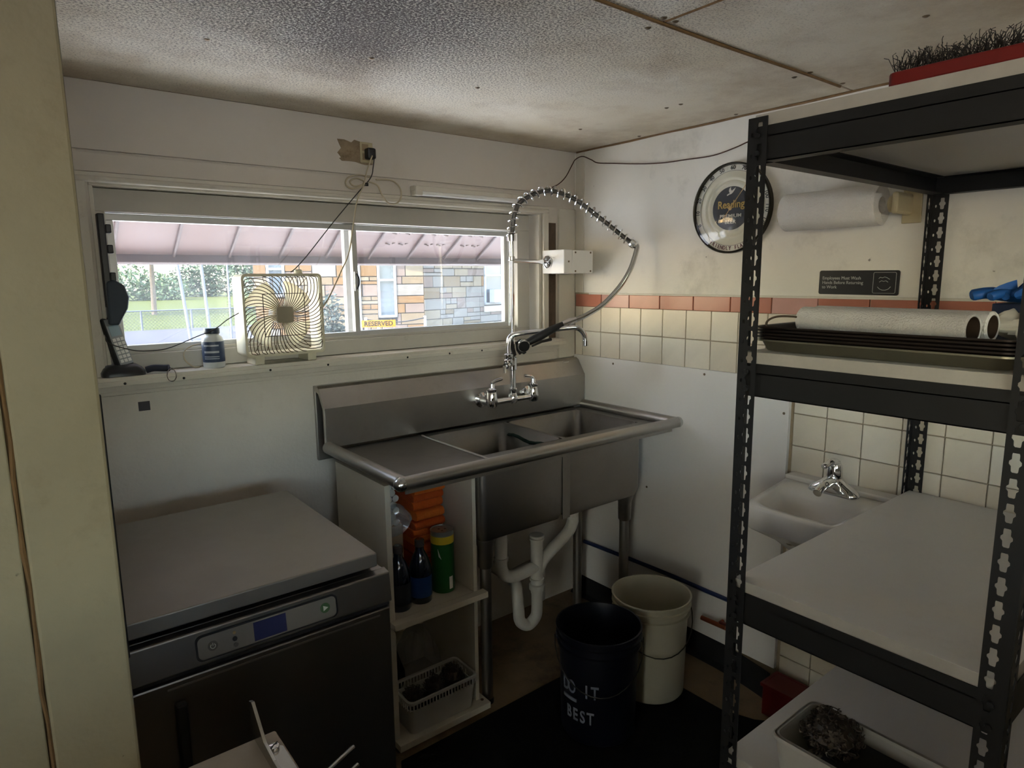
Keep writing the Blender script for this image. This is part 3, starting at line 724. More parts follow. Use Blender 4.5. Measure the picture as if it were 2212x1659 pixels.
# outer skin of the bowls as one reads them from the front
for i, (x0, x1) in enumerate(((-.862,-.4905),(-.4895,-.085))):
    o = MB(); rr = []
    for z, e in ((.898,0),(.64,.0),(.612,.010),(.606,.03)):
        rr.append([(u,v,z) for u,v in rrect(x1-x0-2*e, .37-2*e, .022, 5, (x0+x1)/2, -.295)])
    o.loft(rr, True, False, False); o.build('bowl_shell', M_steel, sk, smooth=50)
box('seam_strip', M_steel, -.508, -.472, -.4835, -.480, .612, .897, sk, bevel=.001)
for (x, y) in ((-.815,-.430),(-.120,-.430),(-.815,-.16),(-.120,-.16)):
    l_ = MB().cyl((x,y,.018),(x,y,.612),.0195,seg=16).build('leg', M_steel, sk, smooth=True)
    MB().lathe([(.034,.0),(.034,.01),(.0265,.03),(.0255,.10),(.022,.104)], (x,y,.606), (0,0,-1), 16).build('leg_socket', M_steel, l_, smooth=True)
    MB().lathe([(.022,0),(.022,.012),(.014,.022),(.014,.04)], (x,y,0), seg=14).build('foot', M_blackp, l_, smooth=True)
# green scrub cloth in the left bowl's divider
cl = MB(); rg = random.Random(8); n_ = 9
rings = []
for i in range(n_):
    t = i/(n_-1); row = []
    for j in range(9):
        s = j/8; row.append((-.485+.09*t-.02, -.42+.26*s, .885-.10*t*t-.10*abs(t-.25)+.006*math.sin(9*s+3*t)))
    rings.append(row)
cl.loft(rings, False); o = cl.build('scrub_cloth', mat('green_cloth', srgb(34,58,52), .95, var=.3, vscale=30), smooth=True, solid=.006, fixn=False)
props(o, 'dark green cloth draped over the divider inside the steel sink', 'cloth')
# ================================================================== pre-rinse faucet
fc = thing('prerinse_faucet', 'chrome pre-rinse faucet with spring hose rising from the steel sink', 'faucet', (-.465,-.15,.985))
CX, CY, CZ = -.467, -.150, 1.000
def ch(mb, nm='part', m=None, par=None): return mb.build(nm, m or M_chrome, par or fc, smooth=True)
MB_ = MB
ch(MB().tube([(CX-.10,CY,CZ),(CX+.10,CY,CZ)], .0125, 14), 'body')
for sx in (-1, 1):
    x = CX+sx*.103
    fl_ = ch(MB().lathe([(.030,0),(.030,.006),(.018,.012),(.016,.055)], (x+sx*.012,-.093,CZ+.004), (0,-1,0), 18), 'wall_flange')
    vb = ch(MB().lathe([(.016,-.026),(.021,-.02),(.023,.0),(.020,.026),(.018,.034),(.021,.038),(.021,.046),(.012,.052),(.010,.066),(.0001,.068)], (x,CY,CZ+.006), (0,0,1), 18), 'valve')
    hd = MB(); e_ = (.034 if sx < 0 else -.026)
    hd.tube([(x,CY,CZ+.074),(x+e_*.4,CY-.002,CZ+.082),(x+e_*1.5,CY+.006,CZ+.086)], [.0075,.0065,.0075], 10); ch(hd, 'lever', M_chromed if sx < 0 else M_chrome, vb)
ch(MB().lathe([(.017,-.014),(.019,0),(.017,.02),(.013,.026),(.016,.034),(.016,.044),(.010,.05)], (CX,CY,CZ), (0,0,1), 18), 'riser_base')
# lower nipple, add-on spout valve, riser
ch(MB().cyl((CX,CY,CZ+.045),(CX,CY,CZ+.125),.0115,seg=14), 'nipple')
av = ch(MB().lathe([(.0125,0),(.017,.004),(.017,.05),(.0125,.054)], (CX,CY,CZ+.115), (0,0,1), 16), 'spout_tee')
SVX, SVY = CX-.048, CY-.035
ch(MB().tube([(CX,CY,CZ+.145),(SVX,SVY,CZ+.145),(SVX-.028,SVY-.02,CZ+.143)], [.013,.014,.012], 12), 'spout_arm')
ch(MB().tube([(SVX-.024,SVY-.016,CZ+.143),(SVX-.038,SVY-.024,CZ+.142),(SVX-.042,SVY-.030,CZ+.118)], [.007,.0065,.005], 8), 'spout_lever')
ch(MB().lathe([(.014,0),(.018,.006),(.018,.02),(.014,.024),(.018,.03),(.018,.042),(.011,.046)], (SVX,SVY,CZ+.142), (0,0,1), 16), 'spout_nut')
zs_ = 1.262
P_sp = [Vector((SVX,SVY,CZ+.18)), Vector((SVX,SVY,1.222)), Vector((SVX+.008,SVY-.004,1.250))]
e1 = Vector((SVX+.035,SVY-.02,1.262)); e2 = Vector((SVX+.190,SVY-.150,1.284)); e3 = Vector((SVX+.216,SVY-.166,1.276)); e4 = Vector((SVX+.231,SVY-.176,1.252)); e5 = Vector((SVX+.234,SVY-.178,1.234))
ch(MB().tube(catmull(P_sp+[e1, e1.lerp(e2,.5), e2, e3, e4, e5], 6), .0098, 14), 'spout')
ch(MB().lathe([(.012,0),(.012,.02),(.009,.022)], e5, (0,0,-1), 14), 'aerator')
# riser with collar, wall arm, spring and hose
ZT = 1.628
ch(MB().cyl((CX,CY,CZ+.165),(CX,CY,ZT),.0095,seg=14), 'riser')
for z in (CZ+.172, CZ+.215, 1.545-.01): ch(MB().lathe([(.0095,0),(.0135,.003),(.0135,.014),(.0095,.017)], (CX,CY,z), (0,0,1), 14), 'riser_collar')
WA = Vector((-.203,-.052,1.535))
ch(MB().tube([(CX,CY,1.535),WA], .0085, 12), 'wall_arm')
ch(MB().lathe([(.026,0),(.026,.004),(.018,.010),(.010,.014)], WA+Vector((.004,0,0)), (-1,-.05,0), 20), 'arm_flange')
ph = [hit(px,py,1,y) for px,py,y in ((1111,490,-.152),(1113,458,-.158),(1130,432,-.17),(1182,412,-.205),(1240,430,-.25),(1300,474,-.315),(1345,510,-.375),(1370,528,-.415))]
arc = catmull([Vector((CX,CY,ZT-.02)), ph[0].lerp(Vector((CX,CY,1.66)),.5)]+ph[1:], 14)
ch(MB().tube(arc, .0085, 10), 'spring_hose', mat('hose_braid', srgb(96,94,90), .4, .8))
# helix around the arc
L = [0]
for a, b in zip(arc, arc[1:]): L.append(L[-1]+(b-a).length)
def along(s):
    for i in range(len(L)-1):
        if L[i+1] >= s: t = (s-L[i])/max(1e-9, L[i+1]-L[i]); return arc[i].lerp(arc[i+1], t), (arc[i+1]-arc[i]).normalized()
    return arc[-1], (arc[-1]-arc[-2]).normalized()
hx = []; side = Vector((.55,.83,0)).normalized(); turns = 24; N_ = turns*14
for i in range(N_+1):
    t = i/N_; p, d = along(L[-1]*(.02+.96*t)); x = d.cross(Vector((.6,-.5,.2))).normalized(); y = d.cross(x)
    a = 2*PI*turns*t; hx.append(p+(x*math.cos(a)+y*math.sin(a))*.0185)
ch(MB().tube(hx, .0032, 7), 'spring')
ch(MB().lathe([(.0175,-.012),(.0175,.012)], arc[0]+Vector((0,0,.012)), (0,0,1), 18), 'spring_cuff')
dE = (arc[-1]-arc[-4]).normalized()
ch(MB().lathe([(.017,-.014),(.0185,-.01),(.0185,.006),(.012,.012)], arc[-1], dE, 18), 'spring_cuff')
hh = [arc[-1], arc[-1]+dE*.014]+[hit(px,py,1,y) for px,py,y in ((1372,552,-.425),(1360,585,-.42),(1338,620,-.40),(1302,658,-.37),(1262,683,-.34),(1238,692,-.325))]
ch(MB().tube(catmull(hh, 8), .0095, 12), 'hose', M_chromed)
g0, g1, g2, g3 = [hit(px,py,1,y) for px,py,y in ((1244,690,-.33),(1215,700,-.31),(1165,727,-.275),(1130,745,-.25))]
ch(MB().tube([g0, g0.lerp(g1,.5), g1], [.012,.013,.0115], 12), 'hose_coupling')
ch(MB().tube([g1, g1.lerp(g2,.3), g2, g3], [.009,.014,.0165,.013], 12), 'spray_grip', M_blackp)
dS = (g3-g2).normalized(); fz_ = Vector((-.35,-.7,-.2)).normalized()
ch(MB().lathe([(.012,-.024),(.017,-.016),(.0215,0),(.0235,.010),(.0205,.013),(.0001,.011)], g3+fz_*.004, fz_, 20), 'spray_head', M_chrome)
ch(MB().lathe([(.0001,.0135),(.020,.0135),(.0205,.0145),(.0001,.0150)], g3+fz_*.004, fz_, 20), 'spray_face', M_blackp)
lv = MB(); q0 = g2.lerp(g3,.55)+Vector((0,-.01,-.018)); q1 = hit(1190,733,1,-.27); lv.tube([q0, q0.lerp(q1,.5)+Vector((0,0,.004)), q1], [.004,.0055,.0065], 8); ch(lv, 'squeeze_lever', M_blackp)
# hook plate hanging from the riser
hk = MB(); c_ = Vector((CX,CY-.012,CZ+.205))
hk.prism([(-.030,.03),(-.005,-.035),(.008,-.03),(-.012,.035)], lambda u,v,t: (c_.x+u, c_.y+t, c_.z+v), -.003, .003); ch(hk, 'hook_plate', M_blackp)
hk = MB(); hk.prism([(.008,.02),(.03,.03),(.058,-.024),(.046,-.03),(.036,-.024),(.026,-.03),(.012,-.012)], lambda u,v,t: (c_.x+u, c_.y+t, c_.z+v), -.003, .003); ch(hk, 'hook_plate', M_blackp)
# white blocking the wall arm is screwed to
bk = thing('arm_block', 'white painted wood block in the corner holding the faucet arm', 'bracket', (-.1,-.005,1.5))
box('block', M_white, -.196, -.150, -.150, -.0165, 1.487, 1.583, bk, bevel=.003); 
box('block', M_white, -.149, -.030, -.150, -.0165, 1.486, 1.581, bk, bevel=.003)
s0 = None
for (x, z) in ((-.132,1.572),(-.045,1.572),(-.132,1.496),(-.045,1.496),(-.17,1.535)):
    MB().lathe([(.004,0),(.004,.0015),(.0001,.002)], (x,-.150,z), (0,-1,0), 10).build('screw', M_screw, bk, smooth=True)
# ================================================================== PVC drain
M_pvc = mat('white_pvc', srgb(206,202,192), .4, var=.05, vscale=8, dirt=srgb(120,104,82), dscale=6, damt=.5, dthr=.6)
pv = thing('drain_pipe', 'white plastic drain pipes and trap under the steel sink', 'pipe', (-.475,-.30,.08))
def pvt(pts, r=.0235, nm='pipe', sm=6): return MB().tube(catmull(pts, sm), r, 16).build(nm, M_pvc, pv, smooth=True)
LX, RX_, CXp, PYp = -.650, -.282, -.475, -.30
pvt([(LX,PYp,.602),(LX,PYp,.44),(LX,PYp,.41),(LX+.012,PYp,.376),(LX+.045,PYp,.356),(LX+.10,PYp,.352),(CXp,PYp,.362)])
pvt([(RX_,PYp,.602),(RX_,PYp,.52),(RX_-.004,PYp,.49),(RX_-.03,PYp,.455),(CXp+.075,PYp,.405),(CXp+.03,PYp,.375),(CXp,PYp,.33)])
pvt([(CXp,PYp,.488),(CXp,PYp,.40),(CXp,PYp,.33),(CXp,PYp,.25)], .0245, 'tee')
for z in (.478,.465,.300): MB().lathe([(.024,0),(.0285,.002),(.0285,.010),(.024,.012)], (CXp,PYp,z), (0,0,1), 18).build('coupling', M_pvc, pv, smooth=True)
for x, z in ((LX,.43),(RX_,.535),(LX,.57),(RX_,.58)): MB().lathe([(.023,0),(.0275,.002),(.0275,.014),(.023,.016)], (x,PYp,z), (0,0,1), 18).build('coupling', M_pvc, pv, smooth=True)
MB().lathe([(.0245,0),(.031,.003),(.031,.022),(.0245,.026)], (CXp,PYp,.262), (0,0,1), 18).build('slip_nut', M_pvc, pv, smooth=True)
pvt([(CXp,PYp,.262),(CXp,PYp,.19),(CXp-.008,PYp,.15),(CXp-.042,PYp+.005,.125),(CXp-.078,PYp+.01,.15),(CXp-.084,PYp+.012,.20),(CXp-.084,PYp+.02,.262),(CXp-.07,PYp+.05,.29),(CXp-.05,PYp+.15,.29),(CXp-.05,-.012,.29)], .0225, 'trap')
pvt([(CXp+.10,PYp+.10,.15),(CXp+.10,PYp+.10,.27),(CXp+.085,PYp+.10,.30),(CXp+.05,PYp+.10,.31),(CXp-.03,PYp+.10,.30)], .0225, 'vent_pipe')
# ================================================================== dishwasher
M_dwl = mat('worn_steel_lid', srgb(146,141,134), .5, 1, var=.12, vscale=3, dirt=srgb(170,164,158), dscale=5, damt=.35, dthr=.58)
M_dwf = mat('dishwasher_steel', srgb(128,125,120), .36, 1, var=.08, vscale=4)
M_ctrl = mat('control_film', srgb(120,116,108), .4, .3)
dw = thing('dishwasher', 'undercounter stainless steel dishwasher with control panel beside the left post', 'dishwasher', (-1.715,-.58,0))
DX0, DX1 = -2.020, -1.400
box('body', M_dwf, DX0, DX1-.006, -.858, -.300, .10, .826, dw, bevel=.003)
box('lid', M_dwl, DX0-.005, DX1-.022, -.862, -.288, .836, .868, dw, bevel=.003, segs=3)
pn = MB().hexa([(DX0,-.884,.755),(DX1,-.884,.755),(DX1,-.858,.752),(DX0,-.858,.752),(DX0,-.876,.822),(DX1,-.876,.822),(DX1,-.850,.826),(DX0,-.850,.826)]).build('control_panel', M_dwf, dw, bevel=.003)
box('panel_gap', M_blackp, DX0, DX1-.004, -.874, -.85, .744, .754, dw)
NV = Vector((0,-.067,-.008)).normalized(); UPV = Vector((0,.008,.067)).normalized()
def onp(x, z): # point on the control panel face
    t = (z-.755)/.067; return Vector((x,-.884+.008*t,z))
fP = lambda u,v,t: onp(0,.7885)+Vector((u,0,0))+UPV*v+NV*t
MB().prism(rrect(.280,.050,.012,5,-1.668,0), fP, .0003, .0022).build('control_bezel', M_blackp, dw)
MB().prism(rrect(.272,.043,.010,5,-1.668,0), fP, .0022, .0030).build('control_film', M_ctrl, dw)
MB().prism([(-1.702,-.0185),(-1.638,-.0185),(-1.638,.0185),(-1.702,.0185)], fP, .003, .0036).build('display', mat('blue_display', srgb(40,44,76), .2), dw)
for nm, u, v, r, m_ in (('start_button',-1.556,.002,.0105,mat('green_button', srgb(64,92,60), .4)), ('power_button',-1.778,.0,.009,mat('dark_button', srgb(84,82,76), .4)), ('status_light',-1.738,.012,.003,mat('amber_light', srgb(150,130,90), .3)), ('status_light',-1.738,.0,.0045,M_blackp), ('status_light',-1.737,-.012,.0045,mat('dark_button', srgb(84,82,76), .4))):
    MB().prism([(u+r*math.cos(a*PI/10), v+r*math.sin(a*PI/10)) for a in range(20)], fP, .003, .0042).build(nm, m_, dw)
M_ink = mat('pale_print', srgb(200,204,190), .5)
MB().prism([(-1.560,-.0035),(-1.5495,.002),(-1.560,.0075)], fP, .0042, .0046).build('start_icon', M_ink, dw)
pw = MB(); 
pw.tube([fP(-1.778+.0045*math.sin(a), .0045*math.cos(a), .0045) for a in [math.radians(35+i*29) for i in range(11)]], .0006, 6); pw.build('power_icon', M_ink, dw)
MB().tube([fP(-1.778,.001,.0045), fP(-1.778,.006,.0045)], .0006, 6).build('power_icon', M_ink, dw)
box('door', M_dwf, DX0+.004, DX1-.004, -.880, -.859, .12, .742, dw, bevel=.004)
MB().bar((DX0+.16,-.8805,.728),(DX1-.03,-.8805,.728),.001,.0035).build('door_crease', M_steel, dw)
box('door_handle', M_blackp, -1.852, -1.832, -.898, -.880, .30, .700, dw, bevel=.004)
box('plinth', M_blackp, DX0+.02, DX1-.02, -.84, -.32, .0, .10, dw)
# ================================================================== cabinet under the drainboard
M_lam = mat('white_laminate', srgb(196,188,170), .5, var=.06, vscale=4, dirt=srgb(130,108,80), dscale=6, damt=.4, dthr=.6)
cb = thing('open_cabinet', 'white open-front cabinet under the drainboard of the steel sink', 'cabinet', (-1.02,-.28,0))
box('side_panel', M_lam, -1.192, -1.174, -.455, -.105, .045, .872, cb, bevel=.001)
box('side_panel', M_lam, -.882, -.868, -.455, -.105, .045, .872, cb, bevel=.001)
box('back_panel', M_lam, -1.174, -.882, -.112, -.105, .045, .872, cb)
box('shelf', M_lam, -1.173, -.883, -.455, -.113, .426, .444, cb); box('shelf_lip', M_lam, -1.192, -.846, -.486, -.456, .424, .444, cb, bevel=.001)
box('bottom_board', M_lam, -1.192, -.846, -.490, -.105, .022, .044, cb, bevel=.001)
for x in (-1.17,-.87): box('foot_rail', M_rawwood, x-.015, x+.015, -.46, -.12, 0, .022, cb)
MB().lathe([(.006,0),(.006,.0015),(.0001,.002)], (-.862,-.462,.044), (0,0,1), 10).build('screw', M_screw, cb, smooth=True)
# ================================================================== boltless shelving unit
M_rackb = mat('black_powder_coat', (.010,.010,.0105), .5, var=.2, vscale=20)
M_board = mat('white_board', srgb(208,205,199), .45, var=.05, vscale=3, dirt=srgb(150,140,124), dscale=4, damt=.3, dthr=.6)
M_boarde = mat('board_edge', srgb(176,170,158), .7, var=.12, vscale=12)
UX0, UX1, UY0, UY1, UT = -.902, -.012, -1.893, -1.413, 1.756
ru = thing('shelving_unit', 'tall black boltless steel shelving unit with white boards at the right', 'shelf', ((UX0+UX1)/2,(UY0+UY1)/2,0))
FWID = .038; PIT = .0381
def keyhole(cx, cy):
    o = [(-.0042,.0148),(.0042,.0148),(.0050,.012),(.0050,.005),(.0078,.0020),(.0080,-.002),(.0052,-.0055),(.0046,-.0130),(.003,-.0148),(-.003,-.0148),(-.0046,-.0130),(-.0052,-.0055),(-.0080,-.002),(-.0078,.0020),(-.0050,.005),(-.0050,.012)]
    return [(cx+x, cy+y) for x, y in o][::-1]
def dot(cx, cy, r=.0032): return [(cx+r*math.cos(-a*PI/4)*.8, cy+r*1.3*math.sin(-a*PI/4)) for a in range(8)]
nh = int((UT-.03)/PIT)
holes = [keyhole(.0235, UT-.024-i*PIT) for i in range(nh)]; dots = [dot(.0085, UT-.030-i*PIT) for i in range(nh)]
outer = [(0,.004),(FWID,.004),(FWID,UT),(0,UT)]
flatA = fill2d(outer, holes+dots, Matrix.Identity(4), .0022, 'flange'); flatB = fill2d(outer, holes, Matrix.Identity(4), .0022, 'flange')
def flange(o, x, par):
    M = frame(o, x, (0,0,1)); me = (flatA if o[1] == UY1 else flatB).copy(); me.transform(Matrix.Translation(-ORI[ru.name])@M); return mesh_obj('flange', me, M_rackb, par)
for (x, y, sx, sy) in ((UX0,UY1,1,-1),(UX0,UY0,1,1),(UX1,UY1,-1,-1),(UX1,UY0,-1,1)):
    ft = MB().box(x-.003*(sx), x+sx*.042, y-.003*sy, y+sy*.042, 0, .012).build('post', M_rackb, ru)
    flange((x,y,0), (0,sy,0), ft); flange((x,y,0), (sx,0,0), ft)
    MB().bar((x+sx*.001,y+sy*.001,.01),(x+sx*.001,y+sy*.001,UT),.003,.003).build('corner_bend', M_rackb, ft)
LEV = [(1.740,1.678),(1.303,1.239),(.833,.765),(.434,.370),(.130,.068)]
bl = None
for i, (zt, zb) in enumerate(LEV):
    t = .002; fi = .004
    # Z-section beams: web, top ledge inward
    for nm, P in (('beam', [(UX0+fi,UY0+.004,zb),(UX0+fi+t,UY1-.004,zt)]), ('beam', [(UX1-fi-t,UY0+.004,zb),(UX1-fi,UY1-.004,zt)]), ('beam', [(UX0+.004,UY0+fi,zb),(UX1-.004,UY0+fi+t,zt)]), ('beam', [(UX0+.004,UY1-fi-t,zb),(UX1-.004,UY1-fi,zt)])):
        (a,b,c),(d,e,f) = P; bm_ = MB().box(a,d,b,e,c,f)
        if abs(d-a) < .01:
            s = 1 if a < -.4 else -1; xa = a if s > 0 else d
            bm_.box(xa, xa+s*.030, b+.03, e-.03, f-.020, f-.018); bm_.box(xa, xa+s*.030, b+.03, e-.03, c, c+.002)
        else:
            s = 1 if b < -1.6 else -1; ya = b if s > 0 else e
            bm_.box(a+.03, d-.03, ya, ya+s*.030, f-.020, f-.018); bm_.box(a+.03, d-.03, ya, ya+s*.030, c, c+.002)
        bm_.build(nm, M_rackb, ru)
    bd = MB().box(UX0+.008, UX1-.008, UY0+.008, UY1-.008, zt-.0175, zt+.022)
    b_ = bd.build('board', M_board, ru, bevel=.001)
    b_.data.materials.append(M_boarde)
    for pg in b_.data.polygons:
        if abs(pg.normal.z) < .5: pg.material_index = 1
# rivet heads at the beam joints of the near posts
rv = MB().lathe([(.0055,0),(.0045,.0025),(.0001,.003)], (0,0,0), (-1,0,0), 10).build('rivet', M_rackb, ru, smooth=True, local=True); first = True
for (zt, zb) in LEV[:4]:
    for y in (UY1-.019, UY0+.019):
        for z in (zb+.014, zt-.016):
            p_ = (UX0-.0012, y, z)
            if first: rv.location = Vector(p_)-ORI[ru.name]; first = False
            else: shared('rivet', rv, p_, ru)
Z1, Z2, Z3, Z4 = [a+.022 for a, _ in LEV[:4]]
# ================================================================== hand sink on the right wall
M_porc = mat('porcelain', srgb(214,210,202), .18, var=.03, vscale=6, dirt=srgb(150,130,104), dscale=5, damt=.35, dthr=.62, coat=.3)
hsk = thing('hand_sink', 'white porcelain wall-hung hand sink behind the shelving unit', 'sink', (-.2,-1.23,.66))
HY0, HY1, HXF, HZ = -1.400, -1.060, -.385, .815
def ring(xf, xb, y0, y1, z, r=.03):
    return [(u, v-(.055*max(0,(-.10-u)/.28) if v > -1.23 else 0), z) for u,v in rrect(xb-xf, y1-y0, r, 5, (xf+xb)/2, (y0+y1)/2)]
xb = -.006
basin = MB(); basin.loft([
  ring(-.26,xb-.03,HY0+.09,HY1-.09,.665), ring(-.30,xb,HY0+.06,HY1-.06,.70), ring(HXF+.012,xb,HY0+.01,HY1-.01,.742), ring(HXF,xb,HY0,HY1,.752), ring(HXF,xb,HY0,HY1,HZ-.008), ring(HXF+.006,xb-.004,HY0+.006,HY1-.006,HZ),
  ring(HXF+.028,-.150,HY0+.032,HY1-.032,HZ,.04), ring(HXF+.040,-.160,HY0+.045,HY1-.045,HZ-.02,.04), ring(HXF+.085,-.190,HY0+.09,HY1-.09,.715,.05), ring(HXF+.11,-.22,HY0+.12,HY1-.12,.703,.03)], True, True, True)
basin.build('basin', M_porc, hsk, smooth=60)
box('back_ledge', M_porc, -.060, xb+.002, HY0+.004, HY1-.004, HZ-.004, HZ+.014, hsk, bevel=.006, segs=3)
MB().lathe([(.02,0),(.02,.003),(.0001,.002)], ((HXF-.2)/2,-1.228,.7035), seg=14).build('drain', M_chromed, hsk, smooth=True)
MB().tube(catmull([(-.30,-1.228,.668),(-.30,-1.228,.58),(-.28,-1.228,.52),(-.22,-1.228,.51),(-.18,-1.228,.55),(-.15,-1.228,.58),(-.011,-1.228,.58)],6), .017, 12).build('waste_pipe', M_chromed, hsk, smooth=True)
# its single-lever tap
FY, FX = -1.240, -.092
hf = thing('basin_faucet', 'chrome single-lever faucet on the white hand sink', 'faucet', (FX,FY,HZ))
mb = MB(); rr = []
for z, wx, wy in ((0,.052,.150),(.008,.052,.150),(.020,.046,.128),(.034,.040,.080),(.050,.038,.050)):
    rr.append([(u,v,HZ+.0005+z) for u,v in rrect(wx, wy, min(wx,wy)*.45, 5, FX, FY)])
mb.loft(rr, True, True, True); mb.build('base', M_chrome, hf, smooth=60)
MB().tube(catmull([(FX,FY,HZ+.026),(FX-.035,FY-.002,HZ+.044),(FX-.075,FY-.004,HZ+.040),(FX-.112,FY-.006,HZ+.026)],6), [.017]*6+[.015]*6+[.0125]*7, 14).build('spout', M_chrome, hf, smooth=True)
MB().lathe([(.0215,0),(.0225,.01),(.0215,.035),(.018,.046),(.0001,.051)], (FX+.002,FY,HZ+.046), seg=20).build('valve_dome', M_chrome, hf, smooth=True)
MB().tube(catmull([(FX+.014,FY,HZ+.092),(FX-.006,FY,HZ+.100),(FX-.030,FY+.004,HZ+.098),(FX-.058,FY+.008,HZ+.092)],5), [.011]*5+[.012]*5+[.009]*5+[.006], 12).build('lever', M_chrome, hf, smooth=True)
# ================================================================== things on the right wall
# thermometer
th = thing('wall_thermometer', 'round beer-advertising dial thermometer with glass front on the right wall', 'thermometer', (-.004,-.79,1.55))
TC = Vector((0,-.792,1.699)); TR = .152
M_face = mat('dial_cream', srgb(208,204,184), .5, var=.04, vscale=6); M_ring = mat('dial_ring', srgb(214,212,200), .5)
M_navy = mat('dial_navy', srgb(34,40,50), .4); M_gold = mat('dial_gold', srgb(190,160,84), .4)
def dial(prof, nm, m, **k): return MB().lathe(prof, TC, (-1,0,0), 56, xdir=(0,0,1), cap=False).build(nm, m, th, smooth=True, **k)
dial([(TR-.004,.0005),(TR,.004),(TR,.020),(TR-.004,.024),(TR-.007,.022),(TR-.008,.012)], 'rim', mat('dark_tin_rim', srgb(60,58,52), .35, .8))
dial([(TR-.008,.010),(TR-.026,.0115),(TR-.0265,.010)], 'scale_ring', M_ring)
dial([(TR-.0262,.0118),(TR-.0272,.0118)], 'scale_line', M_navy)
dial([(TR-.026,.009),(.112,.011),(.104,.016),(.100,.016),(.094,.012),(.088,.016),(.082,.016),(.077,.0125),(.001,.0128)], 'face', M_face)
dial([(.073,.0130),(.0001,.0134)], 'logo_disc', M_navy)
def tm(ang, rad, hgt=.0150): # text frame on the dial, upright at angle (deg clockwise from top), seen from -x
    a = math.radians(ang); R_ = Vector((0,-math.sin(a),math.cos(a))); return frame(TC+R_*rad+Vector((-hgt,0,0)), Vector((0,-math.cos(a),-math.sin(a))), R_)
for k, t_ in enumerate(('0','10','20','30','40','50','60','70','80','90','100','110','120')):
    text_mesh('scale_number', t_, .019, M_navy, tm(-112+k*18.7, TR-.0172, .0120), th, bold=.0002)
for k in range(12):
    a = math.radians(-112+9.3+k*18.7); R_ = Vector((0,-math.sin(a),math.cos(a))); p = TC+R_*(TR-.017)+Vector((-.0122,0,0)); MB().bar(p-R_*.006, p+R_*.006, .0005, .0005, (1,0,0)).build('scale_mark', M_face, th)
fr_ = 'FRIENDLY FLAVOR'
for k, c_ in enumerate(fr_):
    if c_ == ' ': continue
    a = 180+34-k*(68/(len(fr_)-1)); M_ = tm(a, TR-.0175, .0120)
    M_ = M_@Matrix.Rotation(PI, 4, 'Z')
    text_mesh('motto', c_, .0185, mat('motto_red', srgb(92,44,52), .5), M_, th, bold=.0003, sx=.8)
text_mesh('logo_text', 'Reading', .036, M_gold, tm(0, .012), th, bold=.0005, sx=.92)
text_mesh('logo_text', 'PREMIUM', .0165, M_ring, frame(TC+Vector((-.0150,0,-.026)), (0,-1,0), (0,0,1)), th, bold=.0002, sx=1.25)
text_mesh('logo_text', 'BEER', .018, M_ring, frame(TC+Vector((-.0150,0,-.046)), (0,-1,0), (0,0,1)), th, bold=.0002, sx=1.1)
bd_ = [(-.018,-.013),(-.012,-.009),(-.006,-.008),(-.010,.000),(-.008,.008),(-.002,.013),(-.003,.006),(.001,.000),(.008,.004),(.016,.010),(.013,.003),(.006,-.006),(-.001,-.011),(-.008,-.012),(-.015,-.016)]
MB().prism(bd_, lambda u,v,t: TC+Vector((-t,-u,v+.058)), .0146, .0152).build('bird_emblem', M_ring, th)
nd = MB(); a = math.radians(38); R_ = Vector((0,-math.sin(a),math.cos(a))); p = TC+Vector((-.018,0,0))
nd.bar(p-R_*.052, p+R_*.100, .0022, .0012, (1,0,0)); nd.lathe([(.007,0),(.007,.002),(.0001,.0025)], p, (-1,0,0), 14); nd.lathe([(.005,0),(.005,.0014),(.0001,.0016)], p-R_*.052, (-1,0,0), 12)
nd.build('needle', mat('needle_brass', srgb(190,160,110), .35, .6), th)
def clear_glass():
    m = bpy.data.materials.new('clear_cover'); m.use_nodes = True; n = m.node_tree.nodes; l = m.node_tree.links
    for q in list(n):
        if q.type != 'OUTPUT_MATERIAL': n.remove(q)
    tr = n.new('ShaderNodeBsdfTransparent'); gl = n.new('ShaderNodeBsdfGlossy'); gl.inputs['Roughness'].default_value = .02; fr = facing_fac(n, l)
    mx = n.new('ShaderNodeMixShader'); l.new(fr, mx.inputs[0]); l.new(tr.outputs[0], mx.inputs[1]); l.new(gl.outputs[0], mx.inputs[2]); l.new(mx.outputs[0], n[0].inputs[0]); return m
M_cover = clear_glass()
dial([(TR-.007,.0225),(TR-.03,.030),(.08,.036),(.04,.0395),(.0001,.041)], 'glass_cover', M_cover)
# paper towel holder and roll
M_paper = mat('paper_towel', srgb(226,222,214), .95, var=.03, vscale=30, bump=.8, bscale=260)
M_brack = mat('yellowed_plastic', srgb(186,172,136), .4, var=.1, vscale=8)
ph_ = thing('towel_holder', 'yellowed plastic paper-towel holder screwed to the right wall', 'holder', (-.05,-1.19,1.62))
for y in (-1.020,-1.352):
    box('bracket', M_brack, -.105, -.0005, y-.006 if y > -1.2 else y-.010, y+.006 if y > -1.2 else y+.008, 1.632, 1.690, ph_, bevel=.008, segs=3)
    MB().lathe([(.022,0),(.022,.02 if y < -1.2 else .006),(.010,.024 if y < -1.2 else .008)], (-.075,y,1.660), (0,1 if y < -1.2 else -1,0), 18).build('hub', M_brack, ph_, smooth=True)
box('wall_plate', M_brack, -.006, -.0005, -1.385, -1.335, 1.610, 1.712, ph_, bevel=.002)
o = MB().lathe([(.0225,0),(.054,0),(.056,.003),(.056,.277),(.054,.28),(.0225,.28),(.0225,0)], (-.075,-1.030,1.660), (0,-1,0), 40, cap=False).build('paper_towel_roll', M_paper, smooth=40)
props(o, 'white paper towel roll hanging on the wall holder', 'paper towel', 'paper towel rolls')
